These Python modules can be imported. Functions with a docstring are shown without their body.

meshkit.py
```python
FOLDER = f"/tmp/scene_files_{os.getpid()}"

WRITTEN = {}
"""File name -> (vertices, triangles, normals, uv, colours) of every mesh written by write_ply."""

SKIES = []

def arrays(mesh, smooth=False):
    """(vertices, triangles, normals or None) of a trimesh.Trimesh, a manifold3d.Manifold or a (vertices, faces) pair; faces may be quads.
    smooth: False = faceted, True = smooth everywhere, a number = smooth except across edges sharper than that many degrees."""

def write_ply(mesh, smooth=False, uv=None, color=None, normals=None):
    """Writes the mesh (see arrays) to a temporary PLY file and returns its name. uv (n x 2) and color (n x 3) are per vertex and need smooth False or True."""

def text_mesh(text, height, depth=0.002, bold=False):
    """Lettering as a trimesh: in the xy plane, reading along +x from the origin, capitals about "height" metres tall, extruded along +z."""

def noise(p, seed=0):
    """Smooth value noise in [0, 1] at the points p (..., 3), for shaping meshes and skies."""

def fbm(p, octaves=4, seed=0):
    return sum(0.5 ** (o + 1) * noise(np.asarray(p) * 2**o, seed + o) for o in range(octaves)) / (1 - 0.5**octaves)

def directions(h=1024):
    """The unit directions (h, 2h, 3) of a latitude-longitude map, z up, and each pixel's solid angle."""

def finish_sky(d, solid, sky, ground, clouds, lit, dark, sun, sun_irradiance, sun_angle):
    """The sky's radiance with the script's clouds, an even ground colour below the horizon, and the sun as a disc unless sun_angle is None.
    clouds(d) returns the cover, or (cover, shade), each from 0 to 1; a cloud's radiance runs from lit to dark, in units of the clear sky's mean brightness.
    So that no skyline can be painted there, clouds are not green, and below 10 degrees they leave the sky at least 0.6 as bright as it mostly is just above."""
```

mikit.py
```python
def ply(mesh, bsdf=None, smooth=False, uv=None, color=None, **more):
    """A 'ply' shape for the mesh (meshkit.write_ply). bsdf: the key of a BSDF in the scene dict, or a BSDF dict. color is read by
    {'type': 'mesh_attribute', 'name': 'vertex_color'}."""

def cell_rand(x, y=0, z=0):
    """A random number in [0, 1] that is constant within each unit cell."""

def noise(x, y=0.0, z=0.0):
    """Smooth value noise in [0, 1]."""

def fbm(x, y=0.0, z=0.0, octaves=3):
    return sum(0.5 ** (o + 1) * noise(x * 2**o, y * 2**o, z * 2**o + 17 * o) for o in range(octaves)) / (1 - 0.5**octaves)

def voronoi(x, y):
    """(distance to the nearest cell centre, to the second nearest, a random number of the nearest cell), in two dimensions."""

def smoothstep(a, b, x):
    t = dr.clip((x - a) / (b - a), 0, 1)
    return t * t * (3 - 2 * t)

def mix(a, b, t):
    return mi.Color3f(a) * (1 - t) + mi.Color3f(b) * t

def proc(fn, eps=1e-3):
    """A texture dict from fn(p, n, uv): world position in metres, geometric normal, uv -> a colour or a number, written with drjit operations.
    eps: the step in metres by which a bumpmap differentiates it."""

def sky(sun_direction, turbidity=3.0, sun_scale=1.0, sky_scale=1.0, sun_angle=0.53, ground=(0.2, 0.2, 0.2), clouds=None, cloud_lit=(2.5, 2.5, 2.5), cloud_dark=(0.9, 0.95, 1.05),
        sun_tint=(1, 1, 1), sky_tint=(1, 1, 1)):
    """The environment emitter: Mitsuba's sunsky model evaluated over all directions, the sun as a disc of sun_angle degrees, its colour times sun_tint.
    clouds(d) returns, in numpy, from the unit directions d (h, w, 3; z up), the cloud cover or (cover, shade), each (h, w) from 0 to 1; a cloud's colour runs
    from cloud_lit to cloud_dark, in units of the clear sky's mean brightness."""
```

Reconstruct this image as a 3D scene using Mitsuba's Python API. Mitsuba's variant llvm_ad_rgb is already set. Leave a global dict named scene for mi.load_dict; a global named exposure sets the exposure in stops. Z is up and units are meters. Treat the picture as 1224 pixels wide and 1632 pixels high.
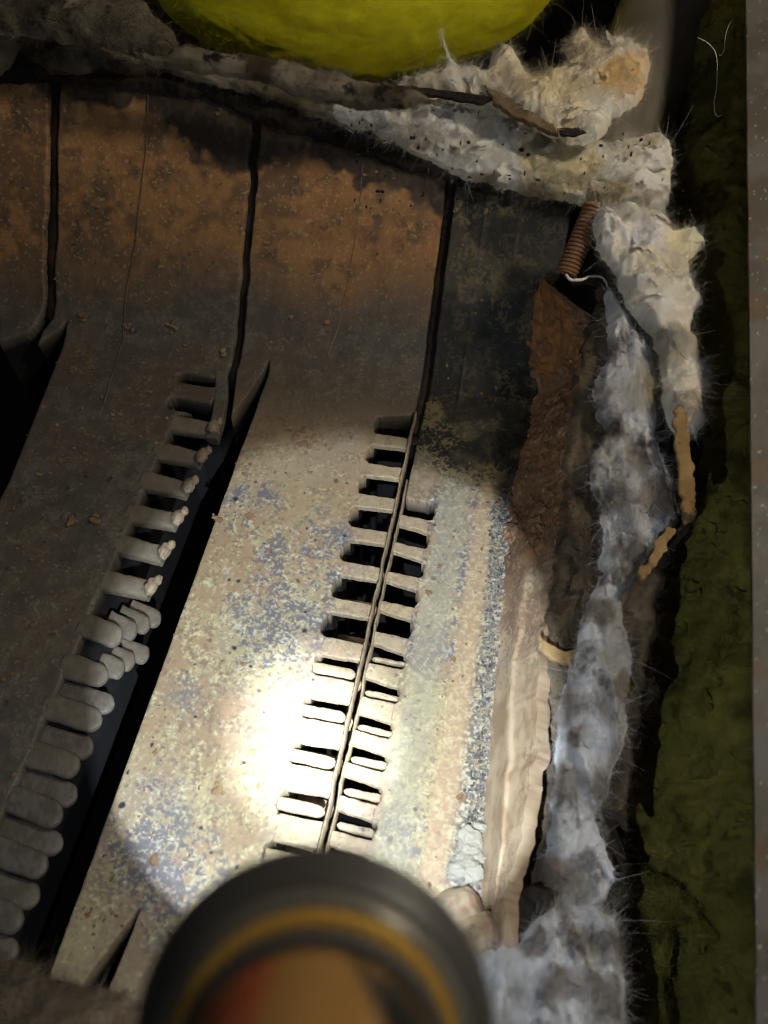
import math, random
import numpy as np, trimesh, mitsuba as mi, drjit as dr, shapely
from shapely.geometry import Polygon, Point, LineString, MultiPolygon
from scipy.spatial import Delaunay, cKDTree
from scipy.interpolate import CubicSpline
import mikit, meshkit
from mikit import noise, fbm, voronoi, smoothstep, mix

T = mi.ScalarTransform4f
rng = np.random.default_rng(7)
random.seed(7)
exposure = 0.0

# ------------------------------------------------------------------ camera
FPX, DIST = 1414.0, 0.60
TILT, YAW = math.radians(36), math.radians(10.5)
RIGHT = np.array([math.cos(YAW), math.sin(YAW), 0.0])
PF = np.array([-math.sin(YAW), math.cos(YAW), 0.0])
FWD = PF * math.sin(TILT) + np.array([0, 0, -math.cos(TILT)])
UP = PF * math.cos(TILT) + np.array([0, 0, math.sin(TILT)])
CAM = -FWD * DIST
scene, labels = {}, {}
scene['camera'] = dict(type='thinlens', fov=math.degrees(2 * math.atan(612 / FPX)), fov_axis='x', aperture_radius=0.0019, focus_distance=0.575,
                       near_clip=0.01, far_clip=30.0,
                       to_world=T().look_at(origin=CAM.tolist(), target=(CAM + FWD).tolist(), up=UP.tolist()))

# ------------------------------------------------------------------ lights: the torch in view, an added lamp out of view on the right, dim room
TORCH = CAM + 0.157 * (FWD + (505 - 612) / FPX * RIGHT + (816 - 1630) / FPX * UP)      # middle of the torch's front rim
BEAM = np.array([-0.1365, 0.5075, -0.8510])
BEAM /= np.linalg.norm(BEAM)


def torch_spot(target, intensity, cutoff, beam, tint=(0.87, 0.985, 1.08)):
    o = TORCH + BEAM * 0.002
    return dict(type='spot', cutoff_angle=cutoff, beam_width=beam, intensity={'type': 'rgb', 'value': [intensity * k for k in tint]},
                to_world=T().look_at(origin=o.tolist(), target=np.asarray(target).tolist(), up=[1, 0, 0]))


scene['torch_spill'] = torch_spot(TORCH + BEAM, 0.72, 21.9, 20.3)
scene['torch_halo'] = torch_spot(TORCH + BEAM, 0.085, 75.0, 24.0)
ADDED_LAMP = CAM + 0.40 * RIGHT + 0.34 * UP + 0.06 * FWD  # unseen warm lamp, added to brighten the insulation and the yellow bundle
scene['added_bulb'] = dict(type='sphere', center=ADDED_LAMP.tolist(), radius=0.04, emitter={'type': 'area', 'radiance': {'type': 'rgb', 'value': [104, 92, 73]}})
labels['added_bulb'] = dict(label='warm round bulb added out of view, up to the right of the boiler', category='added light')
scene['room_light'] = dict(type='constant', radiance={'type': 'rgb', 'value': [0.030, 0.030, 0.029]})

# ------------------------------------------------------------------ frames: pixel of the photograph -> place on the casting
BEND, Y0, RB = math.radians(50), 0.105, 0.05          # the castings run flat along y and then rise in a fillet


def prof(s, h=0.0):
    s = np.asarray(s, float)
    q = s - Y0
    th = np.clip(q / RB, 0, BEND)
    past = np.maximum(q - RB * BEND, 0)
    y = np.where(q < 0, s, Y0 + RB * np.sin(th) + past * math.cos(BEND))
    z = np.where(q < 0, 0.0, RB * (1 - np.cos(th)) + past * math.sin(BEND))
    return y - h * np.sin(th), z + h * np.cos(th)


def F3(p, h=0.0):
    """(a, s) on the casting's face at the height h above it -> a point in space"""
    p = np.asarray(p, float)
    y, z = prof(p[..., 1], h)
    return np.stack([p[..., 0], y, z], -1)


def ray(u, v):
    return FWD + (u - 612) / FPX * RIGHT + (816 - v) / FPX * UP


SS = np.linspace(-0.5, 0.7, 5000)


def surf(u, v, h=0.0):
    d = ray(u, v)
    y, z = prof(SS, h)
    g = (y - CAM[1]) * d[2] - (z - CAM[2]) * d[1]
    i = np.where(np.sign(g[:-1]) != np.sign(g[1:]))[0][0]
    f = g[i] / (g[i] - g[i + 1])
    k = ((z[i] + f * (z[i + 1] - z[i]) - CAM[2]) / d[2]) if abs(d[2]) > abs(d[1]) else ((y[i] + f * (y[i + 1] - y[i]) - CAM[1]) / d[1])
    return np.array([CAM[0] + k * d[0], SS[i] + f * (SS[i + 1] - SS[i])])


class OnCasting:
    def __init__(self, h):
        self.h = h

    def to2(self, u, v):
        return surf(u, v, self.h)

    def to3(self, p, h):
        return F3(p, self.h + h)


class OnPlane:
    """a plane through three (u, v, depth)"""

    def __init__(self, *three):
        P = [CAM + d * ray(u, v) for u, v, d in three]
        n = np.cross(P[1] - P[0], P[2] - P[0])
        n /= np.linalg.norm(n)
        if n @ FWD > 0:
            n = -n
        self.o, self.n = P[0], n
        self.e1 = RIGHT - n * (RIGHT @ n)
        self.e1 /= np.linalg.norm(self.e1)
        self.e2 = np.cross(n, self.e1)

    def to2(self, u, v):
        d = ray(u, v)
        p = CAM + d * (((self.o - CAM) @ self.n) / (d @ self.n)) - self.o
        return np.array([p @ self.e1, p @ self.e2])

    def to3(self, p, h):
        p = np.asarray(p, float)
        h = np.broadcast_to(np.asarray(h, float), p.shape[:-1])
        return self.o + p[..., :1] * self.e1 + p[..., 1:] * self.e2 + h[..., None] * self.n


# ------------------------------------------------------------------ materials
def rgb(*c):
    return {'type': 'rgb', 'value': list(c)}


def two(b):
    return {'type': 'twosided', 'bsdf': b}


def mat(name, color, rough=0.8, metallic=0.0, bump=None, scale=0.001, spec=0.3, **more):
    b = {'type': 'principled', 'base_color': color if isinstance(color, dict) else rgb(*color), 'roughness': rough, 'metallic': metallic, 'specular': spec, **more}
    if bump:
        b = {'type': 'bumpmap', 'arbitrary': mikit.proc(bump, 0.0004), 'scale': scale, 'bsdf': b}
    scene[name] = two(b)
    return name


XS = 0.010   # where the right-hand casting begins


def sst(a, b, x):
    t = np.clip((np.asarray(x, float) - a) / (b - a), 0, 1)
    return t * t * (3 - 2 * t)


def mx(c, d, t):
    return np.asarray(c, float) * (1 - np.asarray(t)[..., None]) + np.asarray(d, float) * np.asarray(t)[..., None]


def nz(p, f, octaves=3, seed=0):
    return meshkit.fbm(np.asarray(p) * f + seed * 7.31, octaves, seed)


def grain_of(p, seed=0):
    return 0.5 * meshkit.noise(p * 480 + 1.7, seed) + 0.5 * meshkit.noise(p * 1000, seed + 1)


_pr = np.random.default_rng(77)
PITS = np.c_[_pr.uniform(-0.33, 0.12, 520), _pr.uniform(-0.36, 0.12, 520)]
PIT_R = np.minimum(0.0005 + _pr.gamma(1.1, 0.00050, 520), 0.0022)
# where the blue-grey scale shows most: u, v, radius in pixels, weight
SCALE_SPOTS = [(490, 930, 75, 1.0), (435, 1000, 60, 0.9), (398, 805, 42, 0.7), (362, 935, 30, 0.5), (228, 1325, 50, 0.9), (288, 1415, 45, 0.9), (735, 820, 50, 0.9), (725, 900, 55, 1.0), (690, 1020, 45, 0.7), (640, 1330, 40, 0.5), (300, 1100, 40, 0.3), (560, 700, 30, 0.3), (640, 1190, 40, 0.3)]


PIT_TREE = cKDTree(PITS)
SPOT_Q = [(surf(u, v), r_ / 2100.0, k) for u, v, r_, k in SCALE_SPOTS]


def iron_face(q, depth=None):
    """colour of the castings at face coordinates q (a, s), DEPTH below the face; also the relief of the face in metres"""
    x, s_ = q[:, 0], q[:, 1]
    p = np.c_[q, np.zeros(len(q)) if depth is None else depth]
    w = nz(p, 60, 3, 1) - 0.5
    pw = p + w[:, None] * 0.010
    big, mid, g = nz(pw, 16, 4, 2), nz(p, 120, 4, 3), grain_of(p)
    g2 = grain_of(p, 5)
    c = mx(np.tile((0.295, 0.222, 0.155), (len(q), 1)), (0.315, 0.215, 0.120), sst(0.40, 0.62, big))
    yel = sst(0.42, 0.60, 0.45 * nz(pw, 32, 4, 4) + 0.30 * mid + 0.25 * g) * sst(0.12, -0.12, s_ + 0.1 * (big - 0.5))
    c = mx(c, (0.40, 0.345, 0.175), yel * 0.8)
    c = mx(c, (0.56, 0.49, 0.29), sst(0.54, 0.68, 0.42 * mid + 0.58 * g) * (0.25 + 0.6 * yel))
    c = mx(c, (0.175, 0.105, 0.065), sst(0.50, 0.66, 0.45 * mid + 0.55 * g2) * 0.60)
    bias = np.zeros(len(q))
    for (a, b_), r_, k in SPOT_Q:
        bias = np.maximum(bias, k * np.exp(-(((x - a) ** 2 + ((s_ - b_) / 1.3) ** 2) / r_ ** 2)))
    sl = sst(0.50, 0.56, 0.30 * nz(pw, 40, 4, 6) + 0.28 * mid + 0.42 * g2 + 0.11 * bias - 0.040) * (0.14 + 0.86 * sst(0.15, 0.5, bias + 0.35 * (big - 0.48)))
    c = mx(c, (0.124, 0.120, 0.146), sl * 0.85)
    c = mx(c, (0.50, 0.48, 0.42), sst(0.60, 0.68, g) * sst(0.1, 0.5, bias) * 0.45)
    d, i = PIT_TREE.query(q)
    pit = sst(1.0, 0.7, d / PIT_R[i] * (0.75 + 0.5 * mid)) * sst(0.03, -0.03, s_ - 0.03)
    c = mx(c, (0.028, 0.030, 0.038), pit)
    inend = sst(XS - 0.001, XS + 0.002, x)
    wx = x + 0.004 * (mid - 0.5)
    band = sst(0.034, 0.038, wx) * sst(0.060, 0.050, wx) * inend
    c = mx(c, mx(np.tile((0.26, 0.25, 0.19), (len(q), 1)), (0.36, 0.33, 0.22), sst(0.4, 0.6, 0.5 * mid + 0.5 * g)), band * 0.55)
    band2 = sst(0.060, 0.064, wx) * sst(0.076, 0.072, wx) * inend
    c = mx(c, mx(np.tile((0.37, 0.245, 0.145), (len(q), 1)), (0.46, 0.36, 0.21), sst(0.45, 0.65, g)), band2 * 0.75)
    groove = np.exp(-((x - 0.0355) / 0.0009) ** 2) + 0.7 * np.exp(-((wx - 0.0605) / 0.0010) ** 2)
    edge_dirt = sst(0.072, 0.080, x) * inend
    c = mx(c, mx(np.tile((0.10, 0.10, 0.105), (len(q), 1)), (0.46, 0.42, 0.32), sst(0.47, 0.60, g)), edge_dirt * 0.8)
    c = mx(c, np.repeat((c @ [0.35, 0.5, 0.15])[:, None], 3, 1) * [1.03, 1.0, 0.90], np.full(len(c), 0.12))
    # dark grey-brown round the upper ports and over the whole of the left-hand casting
    grey_brown = mx(np.tile((0.082, 0.076, 0.068), (len(q), 1)), (0.140, 0.122, 0.100), sst(0.40, 0.62, mid * 0.6 + g * 0.4))
    grey_brown = mx(grey_brown, (0.120, 0.085, 0.068), sst(0.47, 0.62, nz(pw, 24, 3, 8)) * 0.55)
    grey_brown = mx(grey_brown, (0.045, 0.042, 0.042), sst(0.56, 0.68, 0.6 * nz(p, 50, 3, 9) + 0.4 * g) * 0.75)
    grey_brown = mx(grey_brown, (0.27, 0.24, 0.18), sst(0.63, 0.70, 0.3 * mid + 0.7 * g2) * 0.8)
    so = sst(0.035, 0.115, s_ + 0.06 * (big - 0.5) + 0.03 * (mid - 0.5)) * (1 - inend)
    left = sst(-0.135, -0.143, x)
    c = mx(c, grey_brown * 0.82, np.maximum(so * 0.85, left * 0.88))
    # rust on the rise, with soot under the insulation
    t_ = s_ + 0.050 * (nz(pw, 15, 4, 10) - 0.5) + 0.02 * (mid - 0.5) - 0.10 * np.clip(x + 0.09, -0.3, 0.05)
    ru = sst(0.155, 0.215, t_ + 0.10 * np.clip(x + 0.10, -0.05, 0.1)) * (1 - inend)
    rust = mx(np.tile((0.315, 0.163, 0.068), (len(q), 1)), (0.25, 0.125, 0.055), sst(0.35, 0.65, mid))
    rust = mx(rust, (0.37, 0.205, 0.085), sst(0.50, 0.70, 0.5 * nz(p, 36, 4, 11) + 0.2 * mid + 0.3 * g) * 0.8)
    rust = mx(rust, (0.13, 0.080, 0.048), sst(0.50, 0.64, 0.65 * nz(pw, 22, 4, 12) + 0.35 * mid) * 0.80)
    rust = mx(rust, (0.07, 0.052, 0.040), sst(0.57, 0.66, 0.55 * nz(p, 44, 4, 13) + 0.25 * mid + 0.2 * g) * 0.7)
    rust = mx(rust, (0.42, 0.30, 0.15), sst(0.66, 0.72, g2) * 0.6)
    rust = rust * (1.12 + 0.45 * sst(0.20, 0.29, s_ + 0.04 * (mid - 0.5)))[:, None]
    c = mx(c, rust, ru)
    lim = np.interp(x, [-0.34, -0.24, -0.145, -0.05, 0.02], [0.315, 0.300, 0.268, 0.255, 0.240])
    top = sst(-0.004, 0.005, s_ - lim + 0.085 * (nz(p, 24, 4, 14) - 0.5) + 0.02 * (mid - 0.5))
    c = mx(c, mx(np.tile((0.030, 0.028, 0.026), (len(q), 1)), (0.085, 0.06, 0.042), sst(0.5, 0.66, mid)), top * 0.93)
    # the end casting: dull black and dun mottling towards its top
    e = inend * sst(0.015, 0.060, s_ + 0.05 * (mid - 0.5) + 0.04 * (big - 0.5))
    dun = mx(np.tile((0.018, 0.019, 0.016), (len(q), 1)), (0.165, 0.130, 0.070), sst(0.49, 0.62, 0.45 * mid + 0.55 * g))
    dun = mx(dun, (0.115, 0.095, 0.068), sst(0.50, 0.58, nz(pw, 26, 4, 15)) * 0.5)
    dun = mx(dun, (0.014, 0.014, 0.013), sst(0.49, 0.58, nz(pw, 30, 4, 16)) * 0.75)
    c = mx(c, dun, e)
    relief = 0.0009 * (mid - 0.5) + 0.00050 * (g - 0.5) + 0.0003 * (g2 - 0.5) - 0.0005 * pit - 0.00025 * sl + 0.0005 * np.where(inend > 0, groove, 0)
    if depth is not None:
        c = mx(c, (0.014, 0.013, 0.013), sst(-0.003, -0.012, depth))  # walls below the face coloured near-black to stand for shade in the gaps
    return np.clip(c, 0.004, 1), relief


def fin_tint(V, base=(0.36, 0.28, 0.185), seed=0, dull=0.0):
    V = np.asarray(V)
    mid, g = nz(V, 140, 3, 20 + seed), grain_of(V, 9)
    c = mx(np.tile(base, (len(V), 1)), (0.42, 0.335, 0.20), sst(0.4, 0.65, mid))
    c = mx(c, (0.29, 0.165, 0.095), sst(0.48, 0.64, 0.7 * nz(V, 60, 3, 21) + 0.3 * g) * 0.7)
    c = mx(c, (0.13, 0.12, 0.125), sst(0.54, 0.68, 0.5 * mid + 0.5 * g) * 0.6)
    if not dull:
        c = mx(c, iron_face(V[:, :2])[0], np.full(len(V), 0.45))
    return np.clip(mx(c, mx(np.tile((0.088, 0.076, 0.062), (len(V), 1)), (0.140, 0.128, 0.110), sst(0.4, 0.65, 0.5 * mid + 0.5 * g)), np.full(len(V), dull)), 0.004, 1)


def flange_tint(V, q=None):
    st = nz(V * [1, 0.45, 1], 240, 3, 23)
    mid, g, big = nz(V, 80, 4, 24), grain_of(V, 11), nz(V, 26, 4, 25)
    c = mx(np.tile((0.185, 0.100, 0.052), (len(V), 1)), (0.275, 0.165, 0.095), sst(0.36, 0.64, 0.35 * st + 0.65 * mid))
    c = mx(c, (0.080, 0.050, 0.034), sst(0.44, 0.60, 0.45 * big + 0.3 * mid + 0.25 * g) * 0.85)
    c = mx(c, (0.33, 0.155, 0.060), sst(0.50, 0.62, 0.55 * nz(V, 40, 3, 26) + 0.45 * g) * 0.6)
    c = mx(c, (0.40, 0.29, 0.19), sst(0.62, 0.70, 0.3 * st + 0.7 * g) * 0.6)
    oc = F3(surf(872, 520, 0.012), 0.012)
    od = np.linalg.norm((V - oc) * [1, 0.62, 0.7], axis=1) / 0.024 + 1.0 * (big - 0.5)
    c = mx(c, mx(np.tile((0.34, 0.155, 0.055), (len(V), 1)), (0.23, 0.115, 0.05), sst(0.42, 0.6, mid)), sst(1.0, 0.75, od) * 0.85)
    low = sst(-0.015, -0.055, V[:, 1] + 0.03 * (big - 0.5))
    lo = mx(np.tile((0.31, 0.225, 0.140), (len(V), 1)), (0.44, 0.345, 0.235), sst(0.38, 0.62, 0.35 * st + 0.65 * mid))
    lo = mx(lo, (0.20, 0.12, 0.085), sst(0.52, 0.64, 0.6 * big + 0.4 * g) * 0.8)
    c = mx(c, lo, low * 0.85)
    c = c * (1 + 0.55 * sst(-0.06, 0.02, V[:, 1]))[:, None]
    return np.clip(c, 0.004, 1)


WOOL = {'white_fluff': ((0.84, 0.82, 0.78), (0.80, 0.74, 0.60), (0.44, 0.35, 0.24), (0.07, 0.055, 0.045), 0.75),
        'blue_fluff': ((0.68, 0.69, 0.73), (0.42, 0.40, 0.38), (0.17, 0.135, 0.10), (0.045, 0.04, 0.038), 1.15),
        'cream_fluff': ((0.82, 0.78, 0.69), (0.78, 0.68, 0.48), (0.46, 0.36, 0.23), (0.09, 0.07, 0.055), 0.4),
        'grey_fluff': ((0.165, 0.138, 0.100), (0.30, 0.255, 0.19), (0.075, 0.055, 0.038), (0.022, 0.019, 0.017), 1.9),
        'brown_fluff': ((0.105, 0.080, 0.056), (0.18, 0.135, 0.09), (0.05, 0.04, 0.033), (0.022, 0.02, 0.019), 1.2),
        'olive_fluff': ((0.215, 0.185, 0.046), (0.32, 0.27, 0.064), (0.05, 0.044, 0.02), (0.018, 0.017, 0.012), 1.0),
        'roll_yellow': ((0.80, 0.75, 0.03), (0.74, 0.67, 0.025), (0.62, 0.55, 0.025), (0.55, 0.48, 0.025), 0.25),
        'char': ((0.024, 0.021, 0.019), (0.055, 0.042, 0.033), (0.035, 0.03, 0.027), (0.014, 0.013, 0.013), 1.0),
        'bark_brown': ((0.22, 0.14, 0.08), (0.32, 0.22, 0.13), (0.09, 0.06, 0.04), (0.05, 0.04, 0.03), 1.0),
        'tan_facing': ((0.27, 0.165, 0.070), (0.38, 0.26, 0.125), (0.15, 0.10, 0.055), (0.07, 0.05, 0.035), 1.5)}


def wool_tint(V, kind, seed=0):
    base, warm, brown, char, dirt = WOOL[kind]
    a, b_, g = nz(V, 24, 4, 30 + seed), nz(V, 80, 4, 31 + seed), grain_of(V, 13)
    c = mx(np.tile(base, (len(V), 1)), warm, sst(0.44, 0.62, 0.7 * a + 0.3 * b_))
    c = mx(c, brown, np.clip(sst(0.52, 0.68, 0.6 * nz(V, 32, 3, 33 + seed) + 0.3 * b_ + 0.1 * g) * 0.8 * dirt, 0, 1))
    c = mx(c, char, np.clip(sst(0.60, 0.69, 0.75 * nz(V, 95, 3, 35 + seed) + 0.25 * g) * 0.75 * dirt, 0, 1))
    return np.clip(c * (0.90 + 0.2 * g)[:, None], 0.004, 0.9)


VC = {'type': 'mesh_attribute', 'name': 'vertex_color'}
mat('iron', VC, 0.60, spec=0.4)
mat('fin_iron', VC, 0.55, spec=0.4)
mat('rust_wall', VC, 0.5, spec=0.5)
mat('wool', VC, 0.95, spec=0.05)
mat('bead', (0.33, 0.31, 0.26), 0.85)
mat('putty', (0.015, 0.015, 0.016), 0.9)
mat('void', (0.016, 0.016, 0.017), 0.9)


mat('jacket_steel', VC, 0.6)
mat('dark_steel', (0.032, 0.030, 0.024), 0.8)
mat('pipe_grey', VC, 0.5, spec=0.5)
mat('thread_copper', (0.22, 0.11, 0.06), 0.6)
mat('torch_black', (0.062, 0.060, 0.058), 0.45, spec=0.5)
mat('torch_grey', (0.20, 0.19, 0.165), 0.30, metallic=0.4)
mat('torch_brass', (0.85, 0.50, 0.10), 0.30, metallic=0.5)
mat('torch_painted_sheen', VC, 0.18, metallic=0.4, clearcoat=0.6)
mat('torch_red', (0.30, 0.045, 0.018), 0.4)


def steel_tint(V):
    a, g = nz(V, 38, 4, 41), grain_of(V, 15)
    c = mx(np.tile((0.125, 0.115, 0.10), (len(V), 1)), (0.09, 0.078, 0.062), sst(0.40, 0.62, a))
    c = mx(c, (0.13, 0.075, 0.04), sst(0.58, 0.68, nz(V, 50, 3, 42)) * 0.6)
    return mx(c, (0.30, 0.27, 0.22), sst(0.74, 0.80, g))


def pipe_tint(V):
    c = mx(np.tile((0.13, 0.115, 0.09), (len(V), 1)), (0.20, 0.175, 0.135), sst(0.4, 0.62, nz(V, 40, 4, 43)))
    return mx(c, (0.30, 0.23, 0.10), sst(0.62, 0.70, nz(V, 30, 4, 44)) * 0.6)


TINT = {'fin_iron': (fin_tint, 'fin_iron'), 'rust_wall': (flange_tint, 'rust_wall'), 'jacket_steel': (steel_tint, 'jacket_steel'), 'pipe_grey': (pipe_tint, 'pipe_grey')}
for _i, _k in enumerate(WOOL):
    TINT[_k] = ((lambda V, k=_k, i=_i: wool_tint(V, k, i)), 'wool')


# ------------------------------------------------------------------ helpers
def add(key, mesh, bsdf, smooth=True, label=None, cat=None, group=None, kind=None, **more):
    base, k = key, 0
    while key in scene:
        k += 1
        key = f'{base}_{k:03d}'
    if bsdf in TINT and 'color' not in more:
        fn, bsdf = TINT[bsdf]
        more['color'] = fn(np.asarray(mesh.vertices))
    if 'color' in more:
        smooth = smooth is not False
    scene[key] = mikit.ply(mesh, bsdf, smooth=smooth, **more)
    d = {a: b for a, b in (('label', label), ('category', cat), ('group', group), ('kind', kind)) if b}
    if d:
        labels[key] = d
    return key


def thing(key, label, cat, group=None, kind=None):
    base, k = key, 0
    while key in labels:
        k += 1
        key = f'{base}_{k:03d}'
    labels[key] = {a: b for a, b in (('label', label), ('category', cat), ('group', group), ('kind', kind)) if b}
    return key


def cat_mesh(ms):
    return trimesh.util.concatenate(ms)


def fill(poly, res, rings=()):
    """points and triangles that fill a shapely polygon; finer along its border"""
    step = res * 0.6
    pts = []
    for loop in [poly.exterior, *poly.interiors]:
        n = max(6, int(loop.length / step))
        pts += [loop.interpolate(i / n, normalized=True).coords[0] for i in range(n)]
    for r in rings:
        g = poly.buffer(-r)
        for q in getattr(g, 'geoms', [g]):
            if q.is_empty:
                continue
            for loop in [q.exterior, *q.interiors]:
                n = max(6, int(loop.length / (res * 0.8)))
                pts += [loop.interpolate(i / n, normalized=True).coords[0] for i in range(n)]
    x0, y0, x1, y1 = poly.bounds
    gx, gy = np.meshgrid(np.arange(x0, x1, res), np.arange(y0, y1, res))
    g = np.stack([gx.ravel(), gy.ravel()], 1)
    g[:, 0] += np.tile([0, res * 0.5], len(g))[: len(g)] * 0
    g = g + (meshkit.noise(np.c_[g * 999, g[:, :1] * 0])[:, None] - 0.5) * res * 0.4
    inner = poly.buffer(-max([*rings, 0]) - res * 0.45)
    shapely.prepare(inner)
    if not inner.is_empty:
        g = g[shapely.contains_xy(inner, g[:, 0], g[:, 1])]
        pts = np.vstack([pts, g])
    pts = np.asarray(pts)
    tri = Delaunay(pts).simplices
    c = pts[tri].mean(1)
    shapely.prepare(poly)
    tri = tri[shapely.contains_xy(poly, c[:, 0], c[:, 1])]
    e1, e2 = pts[tri[:, 1]] - pts[tri[:, 0]], pts[tri[:, 2]] - pts[tri[:, 0]]
    area = e1[:, 0] * e2[:, 1] - e1[:, 1] * e2[:, 0]
    tri = tri[np.abs(area) > 1e-12]
    area = area[np.abs(area) > 1e-12]
    tri[area < 0] = tri[area < 0][:, ::-1]
    used = np.unique(tri)
    new = -np.ones(len(pts), int)
    new[used] = np.arange(len(used))
    return pts[used], new[tri]


def border_edges(tri):
    e = np.vstack([tri[:, [0, 1]], tri[:, [1, 2]], tri[:, [2, 0]]])
    key = np.sort(e, 1)
    _, idx, cnt = np.unique(key, axis=0, return_index=True, return_counts=True)
    return e[idx[cnt == 1]]


def boundary_distance(poly, pts):
    return shapely.distance(shapely.points(pts), poly.boundary)


def slab(poly, to3, top, bottom, res, edge=0.003, rough=0.0006, close=False, steps=6):
    """a casting's plate: outline POLY in face coordinates, rounded rim, walls down to BOTTOM"""
    p, t = fill(poly, res, (edge * 0.35, edge))
    d = boundary_distance(poly, p)
    k = np.clip(d / edge, 0, 1)
    h = top - edge * (1 - np.sqrt(np.maximum(0, 1 - (1 - k) ** 2)))
    h = h + rough * (meshkit.fbm(np.c_[p * 120, p[:, :1] * 0], 4) - 0.5) * 2 + rough * 1.6 * (meshkit.fbm(np.c_[p * 24, p[:, :1] * 0 + 4], 2) - 0.5)
    V = [to3(p, h)]
    Fs = [t]
    e = border_edges(t)
    ring = np.unique(e)
    idx = -np.ones(len(p), int)
    idx[ring] = np.arange(len(ring))
    prev = ring
    at = len(p)
    for i in range(1, steps + 1):
        hh = h[ring] + (bottom - h[ring]) * i / steps
        V.append(to3(p[ring], hh))
        cur = at + np.arange(len(ring))
        a, b = idx[e[:, 0]], idx[e[:, 1]]
        Fs.append(np.stack([prev[a], cur[a], cur[b]], 1))
        Fs.append(np.stack([prev[a], cur[b], prev[b]], 1))
        prev, at = cur, at + len(ring)
    if close:
        V.append(to3(p, bottom + h * 0))
        Fs.append(t[:, ::-1] + at)
    return trimesh.Trimesh(np.vstack(V), np.vstack(Fs), process=False)


TOP_X, TOP_S = [-0.60, -0.34, -0.24, -0.144, -0.05, 0.044, 0.09, 0.2], [0.37, 0.345, 0.335, 0.327, 0.312, 0.290, 0.280, 0.26]


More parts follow.
